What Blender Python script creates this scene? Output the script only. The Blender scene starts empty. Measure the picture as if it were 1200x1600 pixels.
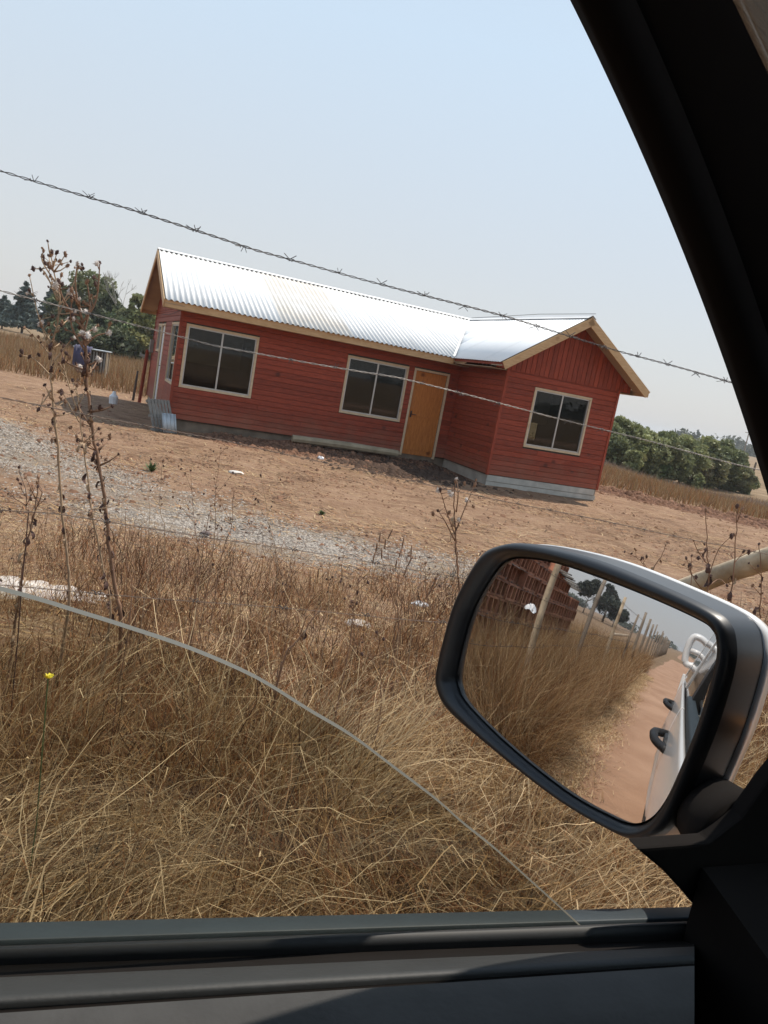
import bpy, bmesh, math, random
import numpy as np
from mathutils import Vector, Matrix
S = bpy.context.scene
C = S.collection
random.seed(7); RNG = np.random.default_rng(7)
rad = math.radians

# ------------------------------------------------------------------ camera
F_PX, PITCH, ROLL, CAMZ = 1210.17, 0.1641, 0.1817, 1.5
cd = bpy.data.cameras.new('camera'); cam = bpy.data.objects.new('camera', cd); C.objects.link(cam)
cd.sensor_fit = 'VERTICAL'; cd.sensor_height = 32; cd.sensor_width = 24
cd.lens = F_PX / 1600 * 32; cd.clip_start = 0.02; cd.clip_end = 8000
_fw = Vector((0, math.cos(PITCH), -math.sin(PITCH))); _rt = Vector((1, 0, 0)); _up = _rt.cross(_fw)
_ax = _rt * math.cos(ROLL) + _up * math.sin(ROLL)
_ay = _up * math.cos(ROLL) - _rt * math.sin(ROLL)
m = Matrix((_ax, _ay, -_fw)).transposed().to_4x4(); m.translation = (0, 0, CAMZ); cam.matrix_world = m
S.camera = cam
# ------------------------------------------------------------------ light
SUN_AZ, SUN_EL = 47.0, 63.0            # azimuth clockwise from +Y
w = bpy.data.worlds.new('World'); S.world = w; w.use_nodes = True
nt = w.node_tree; bg = nt.nodes['Background']
sky = nt.nodes.new('ShaderNodeTexSky'); sky.sky_type = 'NISHITA'; sky.sun_disc = False
sky.sun_elevation = rad(SUN_EL); sky.sun_rotation = rad(SUN_AZ)
sky.altitude = 100; sky.air_density = 1.0; sky.dust_density = 1.5; sky.ozone_density = 2.0
bg.inputs[1].default_value = 0.10
# bright summer haze: a pale veil over the clear sky, whiter towards the horizon all the way round
_tc = nt.nodes.new('ShaderNodeTexCoord'); _sp = nt.nodes.new('ShaderNodeSeparateXYZ'); nt.links.new(_tc.outputs['Generated'], _sp.inputs[0])
_vr = nt.nodes.new('ShaderNodeValToRGB'); nt.links.new(_sp.outputs['Z'], _vr.inputs[0]); _e = _vr.color_ramp.elements
_e[0].position = 0.0; _e[0].color = (.74, .72, .705, 1); _e[1].position = .9; _e[1].color = (.54, .71, .95, 1)
_q = _e.new(.12); _q.color = (.74, .77, .79, 1); _q = _e.new(.38); _q.color = (.70, .85, .99, 1)
_mx = nt.nodes.new('ShaderNodeMixRGB'); _mx.blend_type = 'MIX'; _mx.inputs[0].default_value = .80
_sc = nt.nodes.new('ShaderNodeVectorMath'); _sc.operation = 'SCALE'; _sc.inputs['Scale'].default_value = 1 / .10
nt.links.new(_vr.outputs[0], _sc.inputs[0]); nt.links.new(sky.outputs[0], _mx.inputs[1]); nt.links.new(_sc.outputs[0], _mx.inputs[2]); nt.links.new(_mx.outputs[0], bg.inputs[0])
sd = bpy.data.lights.new('sun', 'SUN'); sd.energy = 5.0; sd.angle = rad(0.5); sd.color = (1.0, 0.92, 0.81)
so = bpy.data.objects.new('sun', sd); C.objects.link(so)
sv = Vector((math.sin(rad(SUN_AZ)) * math.cos(rad(SUN_EL)), math.cos(rad(SUN_AZ)) * math.cos(rad(SUN_EL)), math.sin(rad(SUN_EL))))
so.rotation_euler = sv.to_track_quat('Z', 'Y').to_euler()
S.view_settings.view_transform = 'Standard'; S.view_settings.look = 'None'
S.view_settings.gamma = 1; S.view_settings.use_curve_mapping = False
S.view_settings.exposure = 0.05
S.cycles.max_bounces = 8; S.cycles.transparent_max_bounces = 16; S.cycles.caustics_reflective = False

# ------------------------------------------------------------------ helpers
def pxray(x, y):
    dx, dy = x - 600, y - 800
    a = dx * math.cos(ROLL) + dy * math.sin(ROLL); b = dx * math.sin(ROLL) - dy * math.cos(ROLL)
    return (_fw * F_PX + _rt * a + _up * b).normalized()
CAMP = Vector((0, 0, CAMZ))
CAR_AZ = rad(72)
FU = Vector((math.sin(CAR_AZ), math.cos(CAR_AZ), 0)); FV = Vector((-FU.y, FU.x, 0)); UP = Vector((0, 0, 1))
def at_v(x, y, v):                       # point seen at a pixel on the vertical plane v metres out of the car
    d = pxray(x, y); X = CAMP + d * (v / d.dot(FV)); return (X.dot(FU), v, X.z)
HX, HY, HAZ = -5.0973, 17.2149, 1.1747
HE = (math.sin(HAZ), math.cos(HAZ)); HN = (-math.cos(HAZ), math.sin(HAZ))
def car2w(u, v): return (FU.x * u + FV.x * v, FU.y * u + FV.y * v)
def w2car(x, y): return (x * FU.x + y * FU.y, x * FV.x + y * FV.y)
def sst(a, b, x):
    t = np.clip((x - a) / (b - a), 0, 1); return t * t * (3 - 2 * t)
def vnoise(x, y, s, seed=0):             # smooth value noise, numpy
    x = np.asarray(x, float) / s + 1000; y = np.asarray(y, float) / s + 1000
    xi = np.floor(x); yi = np.floor(y); fx = x - xi; fy = y - yi
    fx = fx * fx * (3 - 2 * fx); fy = fy * fy * (3 - 2 * fy)
    def h(a, b):
        v = np.sin(a * 127.1 + b * 311.7 + seed * 74.7) * 43758.5453; return v - np.floor(v)
    return (h(xi, yi) * (1 - fx) + h(xi + 1, yi) * fx) * (1 - fy) + (h(xi, yi + 1) * (1 - fx) + h(xi + 1, yi + 1) * fx) * fy
def ground(x, y):
    x = np.asarray(x, float); y = np.asarray(y, float)
    u = x * FU.x + y * FU.y; v = x * FV.x + y * FV.y
    z = -0.40 * sst(2.0, 8.5, v)
    z = z - 1.25 * sst(6, 17, x) * sst(19, 46, y)
    z = z - 0.10 * sst(3, 12, x) * sst(6, 14, y)
    off = sst(1.3, 2.0, v)
    z = z + off * (vnoise(x, y, 2.3) - .5) * 0.07 * (1 - sst(12, 30, y)) + off * (vnoise(x, y, .45, 3) - .5) * 0.035 * (1 - sst(14, 30, y))
    z = z + (vnoise(x, y, .9, 8) - .5) * 0.025 * (1 - off) * (1 - sst(15, 40, np.abs(u)))
    hs_ = (x - HX) * HE[0] + (y - HY) * HE[1]; ht_ = (x - HX) * HN[0] + (y - HY) * HN[1]
    z = z + .13 * np.exp(-((ht_ + .25) / .42) ** 2) * sst(.3, 1.5, hs_) * (1 - sst(6.2, 7.0, hs_)) * (.5 + vnoise(x, y, .5, 19))
    z = z + .05 * (vnoise(x * .35 + y * .1, y * 1.4 - x * .5, .8, 17) - .5) * sst(7, 10, y) * (1 - sst(24, 30, y))
    z = z + .30 * np.exp(-(((x + 7.0) / 1.5) ** 2 + ((y - 11.8) / 1.1) ** 2)) * (.6 + .6 * vnoise(x, y, .6, 93))
    for tc_ in (-3.6, -5.1, -7.2):       # wheel ruts
        wv = tc_ + .25 * np.sin(hs_ * .5 + tc_); z = z - .045 * np.exp(-((ht_ - wv) / .13) ** 2) * sst(-7, -5, hs_) * (1 - sst(13, 15, hs_)) + .02 * np.exp(-((np.abs(ht_ - wv) - .24) / .08) ** 2) * sst(-7, -5, hs_) * (1 - sst(13, 15, hs_))
    z = z + .05 * np.maximum(0, vnoise(x, y, .28, 95) - .62) * sst(6.5, 8, y) * (1 - sst(20, 25, y))
    # ridge of turned soil to the right of the house
    mx, my = 9.0, 21.5; ax, ay = .97, -.24
    s = (x - mx) * ax + (y - my) * ay; t = -(x - mx) * ay + (y - my) * ax
    z = z + np.exp(-(t / .5) ** 2) * sst(-4.5, -2.5, s) * (1 - sst(9, 12, s)) * (.07 + .2 * (vnoise(x, y, .35, 5) - .3))
    return z
def G(x, y): return float(ground(x, y))

def tag(o, label=None, cat=None, group=None, kind=None):
    if label: o['label'] = label
    if cat: o['category'] = cat
    if group: o['group'] = group
    if kind: o['kind'] = kind
    return o
def empty(name, loc, rz=0, label=None, cat=None, group=None):
    o = bpy.data.objects.new(name, None); C.objects.link(o); o.location = loc; o.rotation_euler = (0, 0, rz)
    return tag(o, label, cat, group)
def lnk(name, me, parent=None, loc=None):
    o = bpy.data.objects.new(name, me); C.objects.link(o)
    if parent: o.parent = parent
    if loc: o.location = loc
    return o
class MB:
    def __init__(s): s.v = []; s.f = []; s.m = []
    def add(s, vs, fs, mi=0):
        b = len(s.v); s.v += [tuple(p) for p in vs]; s.f += [tuple(b + i for i in f) for f in fs]; s.m += [mi] * len(fs)
    def box(s, x0, x1, y0, y1, z0, z1, mi=0):
        s.add([(x0, y0, z0), (x1, y0, z0), (x1, y1, z0), (x0, y1, z0), (x0, y0, z1), (x1, y0, z1), (x1, y1, z1), (x0, y1, z1)],
              [(0, 3, 2, 1), (4, 5, 6, 7), (0, 1, 5, 4), (1, 2, 6, 5), (2, 3, 7, 6), (3, 0, 4, 7)], mi)
    def obox(s, P, A, B, Cc, mi=0):      # corner P and three edge vectors
        P, A, B, Cc = map(Vector, (P, A, B, Cc))
        s.add([P, P + A, P + A + B, P + B, P + Cc, P + A + Cc, P + A + B + Cc, P + B + Cc],
              [(0, 3, 2, 1), (4, 5, 6, 7), (0, 1, 5, 4), (1, 2, 6, 5), (2, 3, 7, 6), (3, 0, 4, 7)], mi)
    def tube(s, pts, r, n=6, mi=0, cap=True):
        pts = [Vector(p) for p in pts]; rs = r if isinstance(r, (list, tuple)) else [r] * len(pts)
        b = len(s.v); prev = None
        for i, p in enumerate(pts):
            d = (pts[min(i + 1, len(pts) - 1)] - pts[max(i - 1, 0)])
            d = d.normalized() if d.length > 1e-9 else Vector((0, 0, 1))
            if prev is None: a = d.orthogonal().normalized()
            else:
                a = prev - d * prev.dot(d); a = a.normalized() if a.length > 1e-6 else d.orthogonal().normalized()
            prev = a; c = d.cross(a)
            for k in range(n):
                t = 2 * math.pi * k / n; s.v.append(tuple(p + (a * math.cos(t) + c * math.sin(t)) * rs[i]))
        for i in range(len(pts) - 1):
            for k in range(n):
                q = (k + 1) % n; s.f.append((b + i * n + k, b + i * n + q, b + (i + 1) * n + q, b + (i + 1) * n + k)); s.m.append(mi)
        if cap:
            s.f.append(tuple(b + k for k in reversed(range(n)))); s.m.append(mi)
            e = b + (len(pts) - 1) * n; s.f.append(tuple(e + k for k in range(n))); s.m.append(mi)
    def prism(s, poly, off, mi=0):       # polygon of 3-D points, extruded by off
        n = len(poly); P = [Vector(p) for p in poly]; off = Vector(off)
        s.add(P + [p + off for p in P], [tuple(range(n))[::-1], tuple(range(n, 2 * n))] + [(i, (i + 1) % n, n + (i + 1) % n, n + i) for i in range(n)], mi)
    def mesh(s, name, mats, smooth=False):
        me = bpy.data.meshes.new(name); me.from_pydata(s.v, [], s.f)
        if not isinstance(mats, (list, tuple)): mats = [mats]
        for q in mats: me.materials.append(q)
        me.polygons.foreach_set('material_index', s.m)
        if smooth: me.polygons.foreach_set('use_smooth', [True] * len(s.f))
        me.update(); return me
    def fix(s): return s
    def build(s, name, mats, parent=None, smooth=False, loc=None, bevel=0):
        me = s.mesh(name, mats, smooth)
        bm = bmesh.new(); bm.from_mesh(me); bmesh.ops.recalc_face_normals(bm, faces=bm.faces)
        if bevel: bmesh.ops.bevel(bm, geom=[e for e in bm.edges if e.is_manifold and e.calc_face_angle(0) > .6], offset=bevel, segments=2, affect='EDGES', profile=.6)
        bm.to_mesh(me); bm.free()
        return lnk(name, me, parent, loc)

def fastmesh(name, V, FACES, mat, col=None, smooth=False):   # V (n,3), FACES (m,k) arrays (k 3 or 4)
    me = bpy.data.meshes.new(name); n = len(V); mf, k = FACES.shape
    me.vertices.add(n); me.vertices.foreach_set('co', np.asarray(V, np.float32).ravel())
    me.loops.add(mf * k); me.loops.foreach_set('vertex_index', FACES.astype(np.int32).ravel())
    me.polygons.add(mf); me.polygons.foreach_set('loop_start', np.arange(0, mf * k, k, dtype=np.int32))
    if smooth: me.polygons.foreach_set('use_smooth', np.ones(mf, bool))
    me.materials.append(mat)
    if col is not None:
        a = me.color_attributes.new('col', 'FLOAT_COLOR', 'POINT')
        c = np.ones((n, 4), np.float32); c[:, :3] = col; a.data.foreach_set('color', c.ravel())
    me.update(calc_edges=True); me.validate(); return me

# ------------------------------------------------------------------ materials
def new_mat(name):
    m_ = bpy.data.materials.new(name); m_.use_nodes = True; return m_, m_.node_tree, m_.node_tree.nodes['Principled BSDF']
def mat(name, col, rough=.7, var=.15, scale=8, metal=0, bump=0, bscale=40, stretch=None, col2=None, objvar=0, spec=.5, coat=0):
    m_, t, p = new_mat(name); N, Lk = t.nodes.new, t.links.new
    tc = N('ShaderNodeTexCoord'); mp = N('ShaderNodeMapping'); Lk(tc.outputs['Object'], mp.inputs[0])
    if stretch: mp.inputs['Scale'].default_value = stretch
    nz = N('ShaderNodeTexNoise'); nz.inputs['Scale'].default_value = scale; nz.inputs['Detail'].default_value = 6; Lk(mp.outputs[0], nz.inputs[0])
    if objvar:
        oi = N('ShaderNodeObjectInfo'); ad = N('ShaderNodeVectorMath'); ad.operation = 'MULTIPLY_ADD'
        Lk(oi.outputs['Random'], ad.inputs[0]); ad.inputs[1].default_value = (37, 53, 71); Lk(mp.outputs[0], ad.inputs[2]); Lk(ad.outputs[0], nz.inputs[0])
    cr = N('ShaderNodeValToRGB'); e = cr.color_ramp.elements
    e[0].position = .3; e[1].position = .7
    c2 = col2 or tuple(min(1, c * (1 + var)) for c in col)
    e[0].color = (*[c * (1 - var) for c in col], 1); e[1].color = (*c2, 1)
    Lk(nz.outputs[0], cr.inputs[0]); out = cr.outputs[0]
    if objvar:
        hs = N('ShaderNodeHueSaturation'); mr = N('ShaderNodeMapRange'); mr.inputs[3].default_value = 1 - objvar; mr.inputs[4].default_value = 1 + objvar
        Lk(oi.outputs['Random'], mr.inputs[0]); Lk(mr.outputs[0], hs.inputs['Value']); Lk(out, hs.inputs['Color']); out = hs.outputs[0]
    Lk(out, p.inputs['Base Color'])
    p.inputs['Roughness'].default_value = rough; p.inputs['Metallic'].default_value = metal
    p.inputs['Specular IOR Level'].default_value = spec
    if coat: p.inputs['Coat Weight'].default_value = coat; p.inputs['Coat Roughness'].default_value = .05
    if bump:
        n2 = N('ShaderNodeTexNoise'); n2.inputs['Scale'].default_value = bscale; n2.inputs['Detail'].default_value = 8
        Lk(mp.outputs[0], n2.inputs[0]); b = N('ShaderNodeBump'); b.inputs['Strength'].default_value = bump; b.inputs['Distance'].default_value = .01
        Lk(n2.outputs[0], b.inputs['Height']); Lk(b.outputs[0], p.inputs['Normal'])
    return m_
def attr_mat(name, rough=.8, trans=0, spec=.3, bump=0):
    m_, t, p = new_mat(name); a = t.nodes.new('ShaderNodeAttribute'); a.attribute_name = 'col'
    t.links.new(a.outputs['Color'], p.inputs['Base Color']); p.inputs['Roughness'].default_value = rough; p.inputs['Specular IOR Level'].default_value = spec
    if trans:
        tr = t.nodes.new('ShaderNodeBsdfTranslucent'); mx = t.nodes.new('ShaderNodeMixShader'); mx.inputs[0].default_value = trans
        t.links.new(a.outputs['Color'], tr.inputs[0]); o = t.nodes['Material Output']
        t.links.new(p.outputs[0], mx.inputs[1]); t.links.new(tr.outputs[0], mx.inputs[2]); t.links.new(mx.outputs[0], o.inputs[0])
    return m_
def sheet_glass(name, tint, gloss_rough=0.0, ior=1.5, dust=0):
    m_, t, p = new_mat(name); t.nodes.remove(p); N, Lk = t.nodes.new, t.links.new; o = t.nodes['Material Output']
    tr = N('ShaderNodeBsdfTransparent'); tr.inputs[0].default_value = (*tint, 1)
    gl = N('ShaderNodeBsdfGlossy'); gl.inputs['Roughness'].default_value = gloss_rough; gl.inputs[0].default_value = (1, 1, 1, 1)
    lw = N('ShaderNodeLayerWeight'); lw.inputs[0].default_value = .5; mx = N('ShaderNodeMixShader')
    pw = N('ShaderNodeMath'); pw.operation = 'POWER'; pw.inputs[1].default_value = 5; Lk(lw.outputs['Facing'], pw.inputs[0])
    ma = N('ShaderNodeMath'); ma.operation = 'MULTIPLY_ADD'; f0 = ((ior - 1) / (ior + 1)) ** 2; ma.inputs[1].default_value = 1 - f0; ma.inputs[2].default_value = f0; Lk(pw.outputs[0], ma.inputs[0])
    Lk(ma.outputs[0], mx.inputs[0]); Lk(tr.outputs[0], mx.inputs[1]); Lk(gl.outputs[0], mx.inputs[2]); Lk(mx.outputs[0], o.inputs[0])
    if dust:                             # dried dust and wipe marks on the glass
        tc = N('ShaderNodeTexCoord'); mp = N('ShaderNodeMapping'); mp.inputs['Scale'].default_value = (1, 1, 2.2); mp.inputs['Rotation'].default_value = (0, .5, 0); Lk(tc.outputs['Object'], mp.inputs[0])
        nz = N('ShaderNodeTexNoise'); nz.inputs['Scale'].default_value = 9; nz.inputs['Detail'].default_value = 9; nz.inputs['Roughness'].default_value = .75; Lk(mp.outputs[0], nz.inputs[0])
        mr = N('ShaderNodeMapRange'); mr.inputs[1].default_value = .42; mr.inputs[2].default_value = .75; mr.inputs[4].default_value = dust; Lk(nz.outputs[0], mr.inputs[0])
        df = N('ShaderNodeBsdfDiffuse'); df.inputs[0].default_value = (.45, .38, .30, 1); m2 = N('ShaderNodeMixShader'); Lk(mr.outputs[0], m2.inputs[0]); Lk(mx.outputs[0], m2.inputs[1]); Lk(df.outputs[0], m2.inputs[2]); Lk(m2.outputs[0], o.inputs[0])
    return m_
def wood_paint(name, c0, c1, knot, sx=1.5, objvar=.17, dusty=0):
    m_, t, p = new_mat(name); N, Lk = t.nodes.new, t.links.new
    tc = N('ShaderNodeTexCoord'); oi = N('ShaderNodeObjectInfo'); ad = N('ShaderNodeVectorMath'); ad.operation = 'MULTIPLY_ADD'
    Lk(oi.outputs['Random'], ad.inputs[0]); ad.inputs[1].default_value = (31, 57, 83); Lk(tc.outputs['Object'], ad.inputs[2])
    mp = N('ShaderNodeMapping'); mp.inputs['Scale'].default_value = sx; Lk(ad.outputs[0], mp.inputs[0])
    nz = N('ShaderNodeTexNoise'); nz.inputs['Scale'].default_value = 6; nz.inputs['Detail'].default_value = 8; nz.inputs['Roughness'].default_value = .65; Lk(mp.outputs[0], nz.inputs[0])
    cr = N('ShaderNodeValToRGB'); e = cr.color_ramp.elements; e[0].position = .32; e[1].position = .68; e[0].color = (*c0, 1); e[1].color = (*c1, 1); Lk(nz.outputs[0], cr.inputs[0])
    vo = N('ShaderNodeTexVoronoi'); vo.inputs['Scale'].default_value = 1.6; Lk(ad.outputs[0], vo.inputs[0])
    mr = N('ShaderNodeMapRange'); mr.inputs[1].default_value = .05; mr.inputs[2].default_value = .13; mr.inputs[3].default_value = .8; mr.inputs[4].default_value = 0; Lk(vo.outputs[0], mr.inputs[0])
    mx = N('ShaderNodeMixRGB'); mx.inputs[2].default_value = (*knot, 1); Lk(mr.outputs[0], mx.inputs[0]); Lk(cr.outputs[0], mx.inputs[1])
    hs = N('ShaderNodeHueSaturation'); m2 = N('ShaderNodeMapRange'); m2.inputs[3].default_value = 1 - objvar; m2.inputs[4].default_value = 1 + objvar
    Lk(oi.outputs['Random'], m2.inputs[0]); Lk(m2.outputs[0], hs.inputs['Value']); Lk(mx.outputs[0], hs.inputs['Color']); out = hs.outputs[0]
    if dusty:                            # soil splashed on the lowest boards
        ge = N('ShaderNodeNewGeometry'); sz = N('ShaderNodeSeparateXYZ'); Lk(ge.outputs['Position'], sz.inputs[0]); n3 = N('ShaderNodeTexNoise'); n3.inputs['Scale'].default_value = 2.4; n3.inputs['Detail'].default_value = 8; Lk(ge.outputs['Position'], n3.inputs[0])
        ad2 = N('ShaderNodeMath'); ad2.operation = 'MULTIPLY_ADD'; ad2.inputs[1].default_value = -1.1; Lk(n3.outputs[0], ad2.inputs[0]); Lk(sz.outputs['Z'], ad2.inputs[2])
        m3 = N('ShaderNodeMapRange'); m3.inputs[1].default_value = -.85; m3.inputs[2].default_value = -.15; m3.inputs[3].default_value = dusty; m3.inputs[4].default_value = 0; Lk(ad2.outputs[0], m3.inputs[0])
        m4 = N('ShaderNodeMixRGB'); m4.inputs[2].default_value = (.24, .13, .085, 1); Lk(m3.outputs[0], m4.inputs[0]); Lk(out, m4.inputs[1]); out = m4.outputs[0]
    Lk(out, p.inputs['Base Color'])
    p.inputs['Roughness'].default_value = .6; p.inputs['Specular IOR Level'].default_value = .3
    b = N('ShaderNodeBump'); b.inputs['Strength'].default_value = .25; b.inputs['Distance'].default_value = .004; Lk(nz.outputs[0], b.inputs['Height']); Lk(b.outputs[0], p.inputs['Normal'])
    return m_
M = {}
M['red_h'] = wood_paint('red_stain_boards', (.175, .030, .014), (.33, .060, .028), (.07, .015, .008), (1, 1, 9), dusty=.5)
M['red_v'] = wood_paint('red_stain_upright', (.18, .032, .015), (.34, .064, .031), (.07, .015, .008), (9, 9, 1))
M['pine'] = wood_paint('raw_pine', (.44, .27, .13), (.58, .40, .22), (.22, .11, .05), (1, 1, 6), .05)
M['trim'] = wood_paint('window_trim_pine', (.50, .38, .24), (.60, .48, .33), (.34, .2, .1), (2, 2, 2), .05)
M['door'] = wood_paint('varnished_door', (.34, .11, .022), (.54, .20, .045), (.13, .035, .01), (7, 7, .8), .02)
M['soffit'] = mat('soffit_board', (.34, .25, .17), .8, .12, 3)
M['alu'] = mat('brushed_aluminium', (.45, .44, .42), .4, .08, metal=.6)
M['dark_in'] = mat('dark_interior_lining', (.055, .045, .035), .9, .2)
M['concrete'] = mat('rough_concrete', (.34, .30, .25), .9, .22, 3, bump=.6, bscale=14)
M['zinc'] = mat('galvanised_sheet', (.70, .70, .69), .55, .06, 1.2, metal=.0, col2=(.76, .755, .735), objvar=.05)
M['zinc_cream'] = mat('stained_sheet', (.66, .61, .54), .55, .08, 1.5, col2=(.72, .70, .66))
M['zinc_old'] = mat('weathered_sheet', (.42, .45, .46), .5, .2, 5, metal=.4)
M['win'] = sheet_glass('window_pane_glass', (.62, .62, .58), 0, 1.38)
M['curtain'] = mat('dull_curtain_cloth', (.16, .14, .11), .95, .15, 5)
M['iron'] = mat('wire_steel', (.075, .072, .072), .6, .25, 30, metal=.3)
M['iron_lt'] = mat('galvanised_wire', (.26, .235, .21), .6, .3, 30, metal=.3)
M['iron_br'] = mat('rusty_brown_wire', (.17, .12, .09), .7, .3, 30, metal=.2)
M['iron_dk'] = mat('rusty_dark_steel', (.05, .035, .03), .7, .3, 10)
M['pole'] = mat('debarked_pole_wood', (.40, .30, .19), .85, .3, 4, bump=.7, bscale=14, stretch=(2, 2, 2), col2=(.56, .45, .31))
M['post'] = mat('weathered_post_wood', (.22, .18, .14), .9, .3, 6, bump=.6, bscale=20, stretch=(2, 2, .3))
M['greywood'] = mat('grey_pallet_wood', (.23, .215, .19), .9, .2, 8)
M['brick'] = mat('hollow_brick_clay', (.36, .17, .105), .9, .25, 8, objvar=.25, bump=.3)
M['white_soft'] = mat('white_plastic_film', (.70, .72, .74), .35, .08, 6)
M['stone'] = mat('pale_stone', (.55, .50, .45), .9, .15, 12, bump=.5)
M['dkstone'] = mat('dark_stone', (.13, .10, .09), .9, .2, 12, bump=.5)
M['blade'] = attr_mat('dry_grass_blades', .75, .3)
M['litter'] = attr_mat('straw_litter_colours', .85)
M['leaf'] = attr_mat('tree_leaves', .6, .28, .4)
M['clod'] = attr_mat('soil_clods', .95, 0, .1)
M['bark'] = mat('tree_bark', (.12, .09, .065), .95, .3, 10)
M['weed'] = mat('dead_weed_stem', (.24, .135, .08), .85, .3, 18)
M['weed_pale'] = mat('pale_dry_leaf', (.38, .26, .16), .85, .25, 18)
M['weed_dk'] = mat('dark_curled_leaf', (.085, .045, .035), .9, .3, 18)
M['fluff'] = mat('thistle_fluff', (.60, .53, .47), .95, .1, 18)
M['green'] = mat('green_leaf', (.09, .13, .045), .7, .25, 15)
M['yellow'] = mat('yellow_petal', (.75, .62, .03), .6, .1, 15)
M['tarp'] = mat('purple_blue_tarp', (.05, .045, .09), .7, .3, 4)
M['blk'] = mat('black_trim_plastic', (.012, .0115, .012), .55, .1, 40, bump=.15, bscale=600)
M['blk_soft'] = mat('black_pillar_lining', (.012, .010, .009), .95, .1, 20, spec=.1)
M['bezel'] = mat('mirror_bezel_plastic', (.010, .0105, .012), .38, .1, 40)
M['shell'] = mat('mirror_shell_grey', (.03, .032, .036), .33, .08, 20)
M['strip'] = mat('satin_belt_strip', (.021, .031, .037), .6, .1, 40)  # teal cast of the tinted door glass is painted into the strip colour
M['rubber'] = mat('belt_rubber', (.022, .022, .022), .6, .1, 40)
M['card'] = mat('door_card_vinyl', (.046, .045, .044), .9, .16, 30, bump=.08, bscale=260)
M['sill'] = mat('door_sill_vinyl', (.020, .021, .021), .62, .12, 30, bump=.05, bscale=300)
M['headliner'] = mat('headliner_cloth', (.035, .028, .024), .95, .08, 10)
M['white'] = mat('white_car_paint', (.74, .735, .72), .28, .02, 2, coat=.6)
M['tyre'] = mat('tyre_rubber', (.02, .02, .02), .8, .2, 20)
M['rim'] = mat('wheel_rim', (.5, .5, .5), .3, .08, 5, metal=.8)
M['amber'] = mat('amber_lens', (.75, .28, .02), .2, .1, 10)
M['carglass'] = sheet_glass('tinted_car_glass', (.86, .862, .83), 0, 1.45, dust=.025)
M['carglass_dk'] = mat('dark_car_window', (.012, .014, .018), .04, .05, 5)
mm, t_, p_ = new_mat('glass_edge_ground'); p_.inputs['Base Color'].default_value = (.09, .086, .068, 1); p_.inputs['Roughness'].default_value = .5; M['gedge'] = mm
mm, t_, p_ = new_mat('mirror_silver'); p_.inputs['Base Color'].default_value = (.60, .60, .61, 1); p_.inputs['Metallic'].default_value = 1; p_.inputs['Roughness'].default_value = .012; M['mirror'] = mm

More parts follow.
